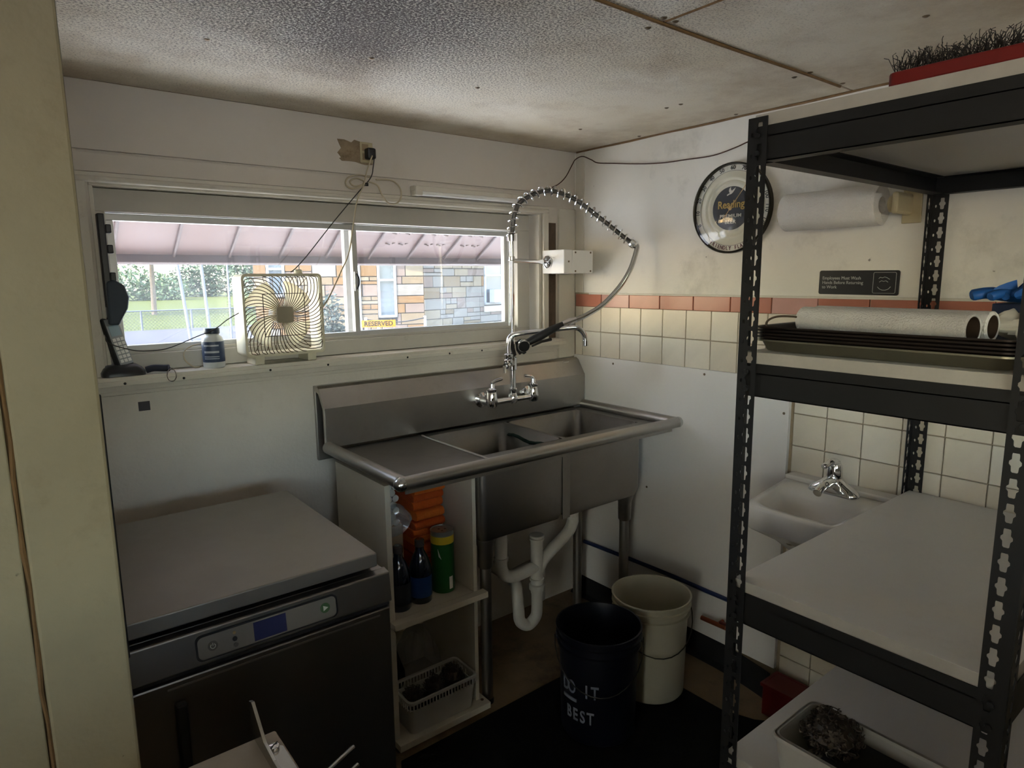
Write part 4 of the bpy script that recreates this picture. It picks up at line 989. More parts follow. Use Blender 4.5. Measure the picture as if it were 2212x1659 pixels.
# torn flap
# sign
sn = thing('handwash_sign', 'small black sign telling employees to wash hands, on the right wall', 'sign', (-.001,-1.227,1.41))
M_sgnb = mat('sign_black_plastic', (.014,.014,.015), .3); M_sgnw = mat('sign_lettering', srgb(176,176,172), .5)
tilt = Matrix.Rotation(math.radians(-.5), 4, 'Z')
SG = frame(Vector((-.0005,-1.2265,1.4465)), (0,-1,0), (0,0,1))@tilt
def sgp(poly, nm, m, t0, t1): return MB().prism(poly, lambda u,v,t: SG@Vector((u,v,t)), t0, t1).build(nm, m, sn)
sgp(rrect(.232,.072,.006,4), 'plate', M_sgnb, 0, .003)
for k, t_ in enumerate(('Employees Must Wash','Hands Before Returning','to Work')):
    text_mesh('lettering', t_, .0135, M_sgnw, SG@Matrix.Translation((-.106,.013-k*.0135,.0036)), sn, align='LEFT', sx=.93, depth=.0004)
pi_ = rrect(.062,.060,.004,4,.076,0); 
bx_ = MB(); bx_.tube([SG@Vector((u,v,.0034)) for u,v in pi_], .0006, 5, closed=True); bx_.build('picture_border', M_sgnw, sn)
ic = MB(); 
for pts in ([(.060,.012),(.064,.016),(.070,.014),(.076,.017),(.082,.015),(.090,.010)], [(.062,.002),(.068,.006),(.074,.004),(.080,.006),(.086,.002)], [(.058,-.012),(.064,-.018),(.072,-.021),(.080,-.021),(.088,-.018),(.094,-.011)]): ic.tube([SG@Vector((u,v,.0034)) for u,v in pts], .0008, 5)
ic.build('hand_picture', M_sgnw, sn, kind='stuff')
# ================================================================== window sill things
M_ivory = mat('ivory_plastic', srgb(206,200,176), .4, var=.05, vscale=10, dirt=srgb(140,120,86), dscale=9, damt=.35, dthr=.6)
M_grill = mat('grimy_wire', srgb(84,70,54), .5, .2)
SILL = 1.2105
FC = Vector((-1.315,-.030,1.3635)); FRZ = math.radians(2); fS = .252; fD = .085
fan = thing('box_fan', 'small ivory box fan with a swirled grille standing in the window', 'fan', (FC.x,FC.y,SILL))
RF = Matrix.Rotation(FRZ, 3, 'Z')
fp = lambda u, v, t: FC+RF@Vector((u, t, v))      # t<0 towards the room
out_, inn_ = rrect(fS,fS,.014,4), rrect(fS-.014,fS-.014,.009,4)
hs_ = MB(); hs_.loft([[fp(u,v,-.03) for u,v in out_],[fp(u,v,fD-.03) for u,v in out_],[fp(u,v,fD-.03) for u,v in inn_],[fp(u,v,-.03) for u,v in inn_],[fp(u,v,-.03) for u,v in out_]], True)
hs_.build('housing', M_ivory, fan, smooth=50)
lp = MB(); o2, i2 = rrect(fS+.004,fS+.004,.015,4), rrect(fS-.010,fS-.010,.009,4)
lp.loft([[fp(u,v,-.036) for u,v in o2],[fp(u,v,-.028) for u,v in o2],[fp(u,v,-.028) for u,v in i2],[fp(u,v,-.036) for u,v in i2],[fp(u,v,-.036) for u,v in o2]], True)
lp.build('front_rim', M_ivory, fan, smooth=50)
# swirled grille wires, each a part
def swirl(a0, t):
    pts = []
    for k in range(17):
        s = k/16; r = .022+s*.170; a = a0+s*s*1.05
        u, v = r*math.cos(a), r*math.sin(a); m_ = max(abs(u), abs(v))
        if m_ > fS/2-.005:
            f = (fS/2-.005)/m_; pts.append(fp(u*f, v*f, t)); break
        pts.append(fp(u, v, t))
    return pts
for k in range(52):
    MB().tube(swirl(2*PI*k/52, -.033), .0014, 5, cap=False).build('grille_wire', M_grill, fan)
for q_ in (.066,):
    MB().tube([fp(u*q_,v*q_,-.0345) for u,v in ((-1,-1),(1,-1),(1,1),(-1,1))], .0017, 6, closed=True).build('grille_square', M_grill, fan)
MB().prism(rrect(.052,.050,.006,3), lambda u,v,t: fp(u,v,t), -.038, -.032).build('hub_badge', mat('hub_badge', srgb(150,142,124), .4), fan)
def blade_mat():
    m = bpy.data.materials.new('fan_blade'); m.use_nodes = True; n = m.node_tree.nodes; l = m.node_tree.links; b = n['Principled BSDF']
    b.inputs['Base Color'].default_value = srgb(228,222,200)+(1,); b.inputs['Roughness'].default_value = .4
    t = n.new('ShaderNodeBsdfTranslucent'); t.inputs[0].default_value = srgb(236,230,212)+(1,); x = n.new('ShaderNodeMixShader'); x.inputs[0].default_value = .6
    o = [q for q in n if q.type == 'OUTPUT_MATERIAL'][0]; l.new(b.outputs[0], x.inputs[1]); l.new(t.outputs[0], x.inputs[2]); l.new(x.outputs[0], o.inputs[0]); return m
M_blade = blade_mat()
for k in range(4):
    bl_ = MB(); rings = []
    for i in range(7):
        s = i/6; r = .024+s*.086; row = []
        for j in range(6):
            q = j/5-.5; a = 2*PI*k/4+.5+q*(.85+.15*s)+.35*s; row.append(fp(r*math.cos(a), r*math.sin(a), .012+.026*q))
        rings.append(row)
    bl_.loft(rings, False); bl_.build('blade', M_blade, fan, smooth=True, solid=.0015, fixn=False)
MB().lathe([(.0001,-.022),(.026,-.02),(.028,.02),(.0001,.024)], fp(0,0,.012), RF@Vector((0,1,0)), 20).build('blade_hub', M_blade, fan, smooth=True)
for k in range(24):      # rear guard
    a = 2*PI*k/24; r = fS/2-.004; u, v = math.cos(a), math.sin(a); f = r/max(abs(u), abs(v))
    MB().bar(fp(u*.03,v*.03,fD-.032), fp(u*f,v*f,fD-.032), .0016, .0016).build('rear_wire', M_grill, fan)
MB().lathe([(.011,0),(.013,.003),(.0125,.012),(.009,.015),(.0001,.016)], fp(.066,fS/2,.0), (0,0,1), 16).build('speed_knob', M_ivory, fan, smooth=True)
for u in (-.085,.085): MB().obox(fp(u,-fS/2-.0135,.012), .030, .080, .026, RF).build('foot', M_ivory, fan, bevel=.003)
# bottle
bt = thing('supplement_bottle', 'white plastic bottle with a blue label on the window sill', 'bottle', (-1.522,-.015,SILL))
MB().lathe([(.028,0),(.031,.004),(.031,.082),(.028,.092),(.020,.099),(.020,.104)], (-1.522,-.015,SILL), seg=28).build('body', mat('white_bottle', srgb(206,208,206), .35), bt, smooth=True)
MB().lathe([(.0313,.018),(.0316,.02),(.0316,.078),(.0313,.080)], (-1.522,-.015,SILL), seg=28, cap=False).build('label_wrap', mat('bottle_label', srgb(58,72,98), .45, var=.1, vscale=30, dirt=srgb(190,196,204), dscale=60, damt=.7, dthr=.6), bt, smooth=True)
MB().lathe([(.0222,.103),(.0225,.105),(.0225,.118),(.021,.120),(.0001,.120)], (-1.522,-.015,SILL), seg=28).build('cap', mat('blue_cap', srgb(40,52,70), .4), bt, smooth=True)
M_bprint = mat('bottle_print', srgb(186,192,200), .5)
for z0_, z1_ in ((.066,.0705),(.046,.052),(.034,.036),(.028,.030)):
    rr = [[(-1.522+R_*math.cos(a), -.015+R_*math.sin(a), SILL+zz) for R_, zz in ((.0316,z0_),(.0319,z0_),(.0319,z1_),(.0316,z1_))] for a in [math.radians(205+i*9) for i in range(10)]]
    MB().loft(rr, True, True, True).build('label_print', M_bprint, bt, smooth=True)
# phone
M_phone = mat('phone_black', (.016,.017,.02), .35); M_phg = mat('phone_silver', srgb(150,154,156), .4, .2)
pb = thing('cordless_phone', 'black and silver cordless phone upright in its base on the sill', 'telephone', (-1.758,-.015,SILL))
mb = MB(); rr = []
for z, wx, wy in ((0,.108,.085),(.010,.108,.085),(.022,.094,.072),(.030,.07,.05)):
    rr.append([(u,v,SILL+z) for u,v in rrect(wx,wy,.018,4,-1.766,-.012)])
mb.loft(rr, True, True, True); mb.build('charging_base', M_phone, pb, smooth=50)
hsT, hsB = Vector((-1.788,.012,1.372)), Vector((-1.758,-.006,SILL+.022))
dH = (hsT-hsB).normalized(); nH = Vector((.45,-.85,.0)); nH = (nH-dH*nH.dot(dH)).normalized(); xH = dH.cross(nH).normalized()
RH = Matrix((xH, nH, dH)).transposed()
MB().obox(hsB.lerp(hsT,.5), .046, .024, (hsT-hsB).length, RH).build('handset', M_phone, pb, bevel=.006, segs=3)
MB().obox(hsB.lerp(hsT,.5)+nH*.0125, .040, .002, (hsT-hsB).length*.92, RH).build('face_plate', M_phg, pb, bevel=.0008)
MB().obox(hsB.lerp(hsT,.72)+nH*.0138, .030, .0015, .030, RH).build('screen', mat('phone_screen', srgb(150,170,180), .15), pb)
k0 = None
for r in range(6):
    for c in range(3):
        p = hsB.lerp(hsT,.12+r*.085)+nH*.0142+xH*((c-1)*.0118); MB().obox(p, .0088, .0014, .0088, RH).build('key', M_ivory if False else M_white, pb)
# short dark strap with metal clip lying on the sill
kc = thing('clip_strap', 'dark strap with a small metal clip lying beside the phone', 'strap', (-1.675,-.03,SILL))
MB().tube(catmull([(-1.708,-.022,SILL+.010),(-1.69,-.028,SILL+.014),(-1.665,-.034,SILL+.012),(-1.652,-.04,SILL+.0125)],5), .010, 10).build('strap', mat('dark_strap', srgb(46,48,60), .7), kc, smooth=True)
MB().tube([Vector((-1.652+.012*math.cos(a),-.066,SILL-.006+.018*math.sin(a))) for a in [2*PI*i/14 for i in range(14)]], .0018, 6, closed=True).build('clip_ring', M_chromed, kc, smooth=True)
MB().tube([(-1.652,-.042,SILL+.012),(-1.650,-.064,SILL+.012)], .003, 8).build('clip_link', M_chromed, kc, smooth=True)
# black rail with clips and pad on the left jamb
rk = thing('clip_rail', 'black clip rail with a dark padded block on the window\'s left jamb', 'rack', (-1.783,.005,1.35))
box('rail', M_phone, -1.7895, -1.772, -.020, .016, 1.40, 1.655, rk, bevel=.003)
for z in (1.615,1.560,1.485): box('clip', M_phone, -1.772, -1.757, -.014, .014, z-.012, z+.012, rk, bevel=.003)
pdm = MB(); pdm.prism([(-.010,0),(.02,.0),(.030,.02),(.046,.045),(.052,.075),(.042,.11),(.016,.125),(-.006,.12)], lambda u,v,t: (-1.779+u*.9, t, 1.352+v), -.024, .016); pdm.build('pad', mat('slate_pad', srgb(58,68,80), .6), rk, bevel=.006, segs=3)
# ================================================================== outlet, cords, light strip
ol = thing('wall_outlet', 'outlet with a black plug in a torn wall patch above the window', 'outlet', (-.985,-.0078,1.86))
box('cover_plate', M_brack, -1.005, -.958, -.0125, -.0078, 1.862, 1.930, ol, bevel=.002)
for z in (1.882,1.912): box('socket', mat('socket_tan', srgb(150,130,100), .5), -.998, -.975, -.0140, -.0125, z-.011, z+.011, ol, bevel=.001)
pg_ = MB().box(-.993,-.962,-.046,-.0142,1.872,1.908).build('power_plug', M_blackp, bevel=.006); props(pg_, 'square black plug pushed into the wall outlet', 'plug')
M_cordw = mat('cream_cord', srgb(186,174,148), .5); M_cordb = mat('dark_cord', srgb(40,36,34), .5)
def cord(name, pts, r, m, label, sm=8, seg=8):
    o = MB().tube(catmull(pts, sm), r, seg).build(name, m, smooth=True, at=pts[-1]); return props(o, label, 'cord', 'cords around the window')
def W(px, py, y=-.02): return hit(px, py, 1, y)
cord('extension_cord', [Vector((-.978,-.046,1.882)), W(792,372,-.05), W(786,400,-.045), W(770,440,-.045), W(755,540,-.05), W(735,590,-.055), W(712,640,-.06), W(697,664,-.064)], .0024, M_cordw, 'cream cord running from the outlet down to the side of the fan')
cord('extension_cord', [Vector((-.972,-.047,1.874)), W(806,362,-.05), W(800,385,-.04), W(770,420,-.036), W(720,480,-.03), W(665,550,-.03), W(640,578,-.032), W(628,588,-.036)], .0017, M_cordb, 'thin dark cord running from the plug to the top of the fan')
cord('cord_coil', [W(800,383,-.020), W(775,378,-.022), W(752,384,-.026), W(747,398,-.026), W(760,407,-.025), W(778,403,-.023), W(786,392,-.018), W(770,385,-.016), W(756,392,-.018), W(766,402,-.020), W(790,398,-.022)], .0030, M_cordw, 'cream cord coiled left of the cord bundle above the window')
cord('cord_coil', [W(795,392,-.022), W(815,400,-.024), W(825,420,-.026), W(838,438,-.028), W(855,440,-.028), W(866,428,-.027), W(864,406,-.024), W(846,390,-.021), W(812,388,-.018)], .0030, M_cordw, 'cream cord loop hanging over the window head beside the light strip')
MB().box(-.992,-.980,-.012,-.004,1.787,1.797).build('cord_clip', M_dark, None, label='small dark clip holding the cords above the window', cat='clip')
cord('phone_cord', [Vector((-1.800,-.030,1.322)), W(236,742,-.03), W(290,757,-.03), W(335,757,-.03), W(370,750,-.028), W(425,727,-.045), W(462,712,-.052), W(492,690,-.052), W(516,676,-.060)], .0014, M_cordb, 'thin black cord sagging from the left jamb past the bottle to the fan')
cord('phone_cord', [W(240,735,.0), W(242,760,.0), W(230,785,.005), W(226,797,.005)], .0018, M_cordb, 'short black cord curling behind the phone base')
cord('white_tube', [Vector((-1.560,.005,SILL+.003)), W(418,792,.0), W(400,778,.0), W(398,760,.002), W(412,748,.004), W(436,742,.01), W(446,742,.016)], .0024, M_cordw, 'pale tube looping behind the white bottle on the sill')
# light strip
ls = thing('light_strip', 'dirty white fluorescent light strip above the window near the corner', 'light', (-.56,-.02,1.768))
box('housing', M_trim, -.815, -.292, -.040, -.0045, 1.780, 1.800, ls, bevel=.004, segs=3)
MB().cyl((-.785,-.036,1.774),(-.335,-.036,1.774),.0085,seg=14).build('tube', mat('tube_glass', srgb(232,232,228), .25), ls, smooth=True)
for x in (-.800,-.318): box('end_cap', M_trim, x-.014, x+.014, -.048, -.006, 1.764, 1.798, ls, bevel=.004)
box('switch', M_ivory, -.335, -.318, -.044, -.040, 1.784, 1.794, ls, bevel=.001)
# dark wire along the ceiling corner
wi = [W(1185,408,-.02), W(1206,398,-.018), W(1222,382,-.017), W(1236,356,-.017), Vector((-.012,-.022,1.968)), Vector((-.0065,-.058,1.976))]+[hit(px,py,0,-.0065) for px,py in ((1277,345),(1292,352),(1330,353),(1380,354),(1430,352),(1480,345),(1540,336),(1590,318),(1625,303),(1700,285))]
o = MB().tube(catmull(wi,6), .0022, 7).build('ceiling_wire', mat('brown_wire', srgb(74,44,30), .6), smooth=True, at=wi[0]); props(o, 'thin brown wire strung along the right wall under the ceiling', 'wire')
# ================================================================== floor: mats, buckets, pipes
M_mat = mat('black_mat', (.004,.004,.0042), .9, var=.4, vscale=40, bump=.5, bscale=120, spec=.2)
mt = MB(); 
mt.prism([(-1.40,-.905),(-1.20,-.505),(-.30,-.492),(-.24,-.52),(-.23,-.98),(-.19,-1.08),(-.145,-1.13),(-.15,-1.19),(-.20,-1.26),(-.20,-2.0),(-.26,-2.06),(-1.62,-2.06),(-1.66,-1.9),(-1.66,-.93)], lambda u,v,t: (u,v,t), .0005, .011)
o = mt.build('floor_mat', M_mat, bevel=.003); props(o, 'black rubber mat covering the floor in front of the sink', 'mat')
def bucket(name, c, rt, rb, h, m, label, handle_ang, hm):
    c = Vector(c); t = thing(name, label, 'bucket', c, 'five-gallon buckets under the sink')
    MB().lathe([(.0001,.004),(rb-.004,.004),(rb,.010),(rt-.012,h-.062),(rt-.004,h-.060),(rt-.004,h-.054),(rt-.011,h-.052),(rt-.010,h-.034),(rt-.001,h-.032),(rt-.001,h-.026),(rt-.008,h-.024),(rt-.006,h-.008),(rt,h-.005),(rt,h),(rt-.006,h),(rt-.012,h-.03),(rb-.006,.014),(.0001,.010)], c, seg=48).build('pail', m, t, smooth=35)
    a = handle_ang; d = Vector((math.cos(a),math.sin(a),0)); e = Vector((-math.sin(a),math.cos(a),0))
    pts = []
    for i in range(17):
        th_ = PI*i/16; pts.append(c+d*math.cos(th_)*(rt+.004)+e*math.sin(th_)*(rt*1.02+.002)+Vector((0,0,h-.045-.125*math.sin(th_))))
    MB().tube(pts, .002, 7).build('handle', hm, t, smooth=True)
    for s in (1,-1): MB().lathe([(.014,0),(.014,.006),(.006,.009)], c+d*s*(rt-.008)+Vector((0,0,h-.045)), d*s, 14).build('handle_boss', m, t, smooth=True)
    return t
toC = math.atan2(CAM.y+.76, CAM.x+.6)
M_bw = mat('offwhite_pail', srgb(178,172,150), .4, var=.05, vscale=5, dirt=srgb(130,116,88), dscale=5, damt=.4, dthr=.6); M_bb = mat('navy_pail', srgb(12,14,26), .4, var=.1, vscale=6)
M_wirem = mat('bail_wire', srgb(70,68,62), .4, .8)
bucket('bucket', (-.318,-.738,.0118), .139, .120, .360, M_bw, 'off-white plastic pail on the mat beside the right wall', toC+PI*.5-2.9, M_wirem)
bbk = bucket('bucket', (-.612,-.768,.0118), .1385, .120, .360, M_bb, 'dark navy pail with white lettering under the steel sink', toC-PI*.5+.05, M_wirem)
# lettering wrapped round the navy pail
def wrap(body, z, size, a_mid, step, m):
    n = len(body)
    for i, c_ in enumerate(body):
        if c_ == ' ': continue
        a = a_mid+(i-(n-1)/2)*step; hh_ = z/.36; r = .120+(.1265-.120)*min(1,hh_/.83)+.0016
        d = Vector((math.cos(a),math.sin(a),0)); tn = Vector((-math.sin(a),math.cos(a),0))
        text_mesh('lettering', c_, size, m, frame(Vector((-.612,-.768,.0118))+d*r+Vector((0,0,z)), tn, Vector((0,0,1))+d*.03), bbk, depth=.0006, bold=.0010, sx=.66)
M_let = mat('pail_lettering', srgb(120,124,134), .6)
aT = toC-.50
wrap('DO IT', .190, .062, aT, .21, M_let); wrap('BEST', .100, .058, aT, .21, M_let)
ul = MB(); rr = []
for i in range(9):
    a = aT-.50+i*.055; r = .1260; d = Vector((math.cos(a),math.sin(a),0)); b0 = Vector((-.612,-.768,.0118)); rr.append([b0+d*(r-.002)+Vector((0,0,.146)), b0+d*(r+.0014)+Vector((0,0,.146)), b0+d*(r+.0014)+Vector((0,0,.156)), b0+d*(r-.002)+Vector((0,0,.156))])
ul.loft(rr, True, True, True); ul.build('lettering_rule', M_let, bbk)
# blue water line and copper stub
o = MB().tube(catmull([(-.020,-.10,.275),(-.020,-.5,.288),(-.020,-.8,.288),(-.020,-1.02,.287),(-.022,-1.36,.29)],5), .0085, 10).build('water_line', mat('blue_tube', srgb(30,44,84), .4), smooth=True); props(o, 'blue plastic water line running low along the right wall', 'pipe')
cp = thing('shutoff_valve', 'small copper pipe stub with a red-brown valve low on the right wall', 'valve', (-.03,-.82,.19))
M_cop = mat('copper', srgb(150,84,56), .4, .8)
MB().tube([(-.011,-.83,.190),(-.045,-.83,.190)], .008, 10).build('stub', M_cop, cp, smooth=True)
MB().tube([(-.045,-.76,.188),(-.045,-.865,.191)], .009, 10).build('valve_body', M_cop, cp, smooth=True)
MB().tube([(-.045,-.87,.206),(-.045,-.84,.204)], .006, 10).build('valve_handle', mat('valve_red', srgb(80,30,24), .5), cp, smooth=True)
# red crate
rc = thing('red_crate', 'dark red plastic crate on the floor behind the shelving unit', 'crate', (-.19,-1.24,0))
M_red = mat('dark_red_plastic', srgb(96,18,16), .45)
def openbox(mb, x0,x1,y0,y1,z0,z1,t=.006):
    return mb.loft([[(x0,y0,z0),(x1,y0,z0),(x1,y1,z0),(x0,y1,z0)],[(x0,y0,z1),(x1,y0,z1),(x1,y1,z1),(x0,y1,z1)],[(x0+t,y0+t,z1),(x1-t,y0+t,z1),(x1-t,y1-t,z1),(x0+t,y1-t,z1)],[(x0+t,y0+t,z0+t),(x1-t,y0+t,z0+t),(x1-t,y1-t,z0+t),(x0+t,y1-t,z0+t)]], True, True, True)
openbox(MB(), -.132,-.040,-1.395,-1.070,.001,.115).build('tub', M_red, rc, bevel=.004)
openbox(MB(), -.138,-.034,-1.401,-1.064,.104,.116,.010).build('rim', M_red, rc, bevel=.002)
# yellow printed carton strip behind the sink leg
o = box('yellow_carton', mat('yellow_print', srgb(170,128,36), .6, var=.1, vscale=12, dirt=srgb(30,24,16), dscale=22, damt=.9, dthr=.56), -.765, -.735, -.235, -.215, .0005, .345, bevel=.002); props(o, 'narrow yellow printed carton standing behind the sink leg', 'carton')
# ================================================================== steel wool helper
M_wool = mat('steel_wool', srgb(92,84,74), .45, .7, var=.4, vscale=60)
def wool(name, c, rx, ry, rz, n, seed, label, group='steel wool pads', parent=None, th=.0011):
    r = random.Random(seed); mb = MB(); c = Vector(c)
    for _ in range(n):
        d = Vector((r.gauss(0,1),r.gauss(0,1),r.gauss(0,1))).normalized()*r.uniform(.55,1.0)
        p = c+Vector((d.x*rx,d.y*ry,d.z*rz)); ax = Vector((r.gauss(0,1),r.gauss(0,1),r.gauss(0,1))).normalized(); x = ax.orthogonal().normalized(); y = ax.cross(x)
        R = r.uniform(.003,.007); tn = r.uniform(1.2,2.4); L = r.uniform(.004,.016)
        mb.tube([p+x*R*math.cos(2*PI*tn*i/12)+y*R*math.sin(2*PI*tn*i/12)+ax*L*(i/12-.5) for i in range(13)], th, 3, cap=False)
    core = []
    mb.lathe([(.0001,-rz*.75),(rx*.5,-rz*.6),(rx*.78,0),(rx*.5,rz*.6),(.0001,rz*.75)], c, seg=12)
    zmin = min(v.z for v in mb.v)
    o = mb.build(name, M_wool, parent, fixn=False)
    return props(o, label, 'scouring pad', group)
# ================================================================== things in the open cabinet
SH = .4445; BT = .0445
M_or = [mat('orange_cloth_%d' % i, c, .95, var=.12, vscale=30, bump=.6, bscale=120) for i, c in enumerate((srgb(206,92,28), srgb(190,80,26), srgb(216,108,34)))]
rg = random.Random(4)
z = SH
for k in range(13):
    h_ = rg.uniform(.024,.033); x0 = -1.010+rg.uniform(-.006,.006); x1 = -.896+rg.uniform(-.004,.004); y0 = -.285+rg.uniform(-.012,.012)
    mb = MB(); P = []
    for i in range(9):        # folded rounded slab
        a = -PI/2+PI*i/8; P.append((y0-.006+ -(h_/2)*math.cos(a)*.9, z+h_/2+h_/2*math.sin(a)*.97))
    P += [(y0+.12, z+h_*.98), (y0+.12, z+.0005)]
    mb.prism(P, lambda u,v,t: (t,u,v), x0, x1)
    o = mb.build('folded_cloth', M_or[k % 3], bevel=.003, at=((x0+x1)/2,y0+.05,z)); 
    props(o, ('orange folded cloth at the very bottom of the stack on the cabinet shelf' if k == 0 else 'topmost orange folded cloth of the stack under the drainboard' if k == 12 else 'orange folded cloth, %s from the top of the cabinet stack' % ('twelfth eleventh tenth ninth eighth seventh sixth fifth fourth third second'.split()[k-1])), 'cloth', 'orange folded cloths')
    z += h_
# white rolled napkins in the left rear of the shelf
M_nap = mat('white_napkin', srgb(206,202,192), .95, var=.04, vscale=30)
z = SH
carton = box('napkin_box', mat('pale_carton', srgb(170,150,122), .8, var=.1, vscale=8), -1.165, -1.030, -.255, -.130, SH, .655); props(carton, 'plain carton behind the bottles, carrying the white rolls', 'box')
k = 0
for r in range(8):
    for c in range(4 if r % 2 else 5):
        x = -1.150+c*.0245+(.0122 if r % 2 else 0); zz = .655+.0122+r*.0208
        o = MB().lathe([(.004,0),(.0117,0),(.0119,.002),(.0119,.108),(.0117,.11),(.004,.11)], (x,-.255,zz), (0,1,0), 12).build('napkin_roll', M_nap, smooth=40, at=(x,-.2,zz-.0119))
        props(o, 'small white paper roll stacked high at the back of the cabinet', 'paper roll', 'white rolls in the cabinet')
# clear bag crumpled over the bottles
M_bag = None
def bag_mat():
    m = bpy.data.materials.new('clear_film'); m.use_nodes = True; n = m.node_tree.nodes; l = m.node_tree.links
    for q in list(n):
        if q.type != 'OUTPUT_MATERIAL': n.remove(q)
    tr = n.new('ShaderNodeBsdfTransparent'); df = n.new('ShaderNodeBsdfDiffuse'); df.inputs[0].default_value = (.6,.6,.58,1); gl = n.new('ShaderNodeBsdfGlossy'); gl.inputs['Roughness'].default_value = .15
    a = n.new('ShaderNodeMixShader'); b = n.new('ShaderNodeMixShader'); a.inputs[0].default_value = .22; b.inputs[0].default_value = .10
    l.new(tr.outputs[0], a.inputs[1]); l.new(df.outputs[0], a.inputs[2]); l.new(a.outputs[0], b.inputs[1]); l.new(gl.outputs[0], b.inputs[2]); l.new(b.outputs[0], n[0].inputs[0]); return m
M_bag = bag_mat()
def bag(name, c, rx, ry, rz, seed, label, m=None):
    r = random.Random(seed); mb = MB(); rings = []; c = Vector(c)
    ph1, ph2 = r.uniform(0,6), r.uniform(0,6)
    for i in range(9):
        t = i/8; row = []
        for j in range(18):
            a = 2*PI*j/18; k_ = (math.sin(PI*(.08+.84*t)))**.6*(1+.16*math.sin(3*a+ph1+4*t)+.10*math.sin(7*a+ph2-5*t)+r.uniform(-.05,.05))
            row.append(c+Vector((rx*k_*math.cos(a), ry*k_*math.sin(a), rz*t)))
        rings.append(row)
    mb.loft(rings, True, True, True); o = mb.build(name, m or M_bag, smooth=25); return props(o, label, 'bag')
bag('plastic_bag', (-1.085,-.300,.645), .058, .028, .10, 3, 'crumpled clear plastic bag above the dark bottles in the cabinet')
# bottles and can on the shelf
M_dkb = mat('dark_blue_bottle', srgb(18,26,44), .12, spec=.6, coat=.4); M_blb = mat('blue_bottle', srgb(20,52,104), .15, coat=.4)
M_smoke = mat('smoky_neck', srgb(70,62,58), .15, coat=.4)
def spray(x, y, m, label, lab2):
    t = thing('cleaner_bottle', label, 'bottle', (x,y,SH), 'cleaner bottles on the cabinet shelf')
    MB().lathe([(.034,0),(.0365,.004),(.0365,.095),(.034,.120),(.024,.150),(.0145,.170),(.0135,.185)], (x,y,SH), seg=26).build('body', m, t, smooth=40)
    MB().lathe([(.0155,.184),(.0155,.204),(.012,.208),(.0001,.209)], (x,y,SH), seg=18).build('cap', M_smoke, t, smooth=40)
    MB().lathe([(.0368,.022),(.0370,.024),(.0370,.088),(.0368,.090)], (x,y,SH), seg=26, cap=False).build('label_wrap', lab2, t, smooth=True)
spray(-1.125,-.395, M_dkb, 'near-black cleaner bottle at the left end of the cabinet shelf', mat('dark_label', srgb(30,34,42), .5, dirt=srgb(150,150,140), dscale=22, damt=.8, dthr=.62))
spray(-1.046,-.392, M_dkb, 'dark cleaner bottle with a blue label beside the green can', mat('blue_label', srgb(26,62,118), .45, var=.15, vscale=20))
can = thing('cleanser_can', 'tall green cleanser can with a yellow band on the cabinet shelf', 'can', (-.948,-.372,SH))
MB().lathe([(.0375,0),(.0385,.003),(.0385,.170)], (-.948,-.372,SH), seg=32).build('body', mat('green_can', srgb(30,92,40), .4, var=.08, vscale=10, dirt=srgb(120,160,110), dscale=26, damt=.6, dthr=.66), can, smooth=40)
MB().lathe([(.0386,.168),(.0388,.170),(.0388,.192),(.0386,.194)], (-.948,-.372,SH), seg=32).build('yellow_band', mat('yellow_band', srgb(206,176,44), .4), can, smooth=40)
MB().lathe([(.0385,.194),(.0385,.204),(.0395,.206),(.0395,.211),(.0365,.212),(.036,.208),(.0001,.207)], (-.948,-.372,SH), seg=32).build('lid', mat('can_lid', srgb(150,150,140), .35, .6), can, smooth=40)
for i in range(3): MB().lathe([(.0035,0),(.0035,.0006)], (-.948+.012*math.cos(i*2.1),-.372+.012*math.sin(i*2.1),SH+.2075), seg=8).build('sift_hole', M_blackp, can)
aC = math.atan2(CAM.y+.372, CAM.x+.948)
def onc(a, z, r=.0387): return Vector((-.948+r*math.cos(a), -.372+r*math.sin(a), SH+z))
tri = MB(); P_ = [(-.42,.155),(-.10,.118),(-.34,.128)]
tri.add([onc(aC+a,z_) for a,z_ in P_]+[onc(aC+a,z_,.0392) for a,z_ in P_], [(0,1,2),(3,4,5),(0,1,4,3),(1,2,5,4),(2,0,3,5)]); tri.build('white_mark', M_white, can)
box_l = MB().loft([[onc(aC+a,.012,.0391) for a in (.55,.68,.8,.92)],[onc(aC+a,.055,.0391) for a in (.55,.68,.8,.92)]], False); box_l.build('barcode_patch', M_white, can, solid=.0003)
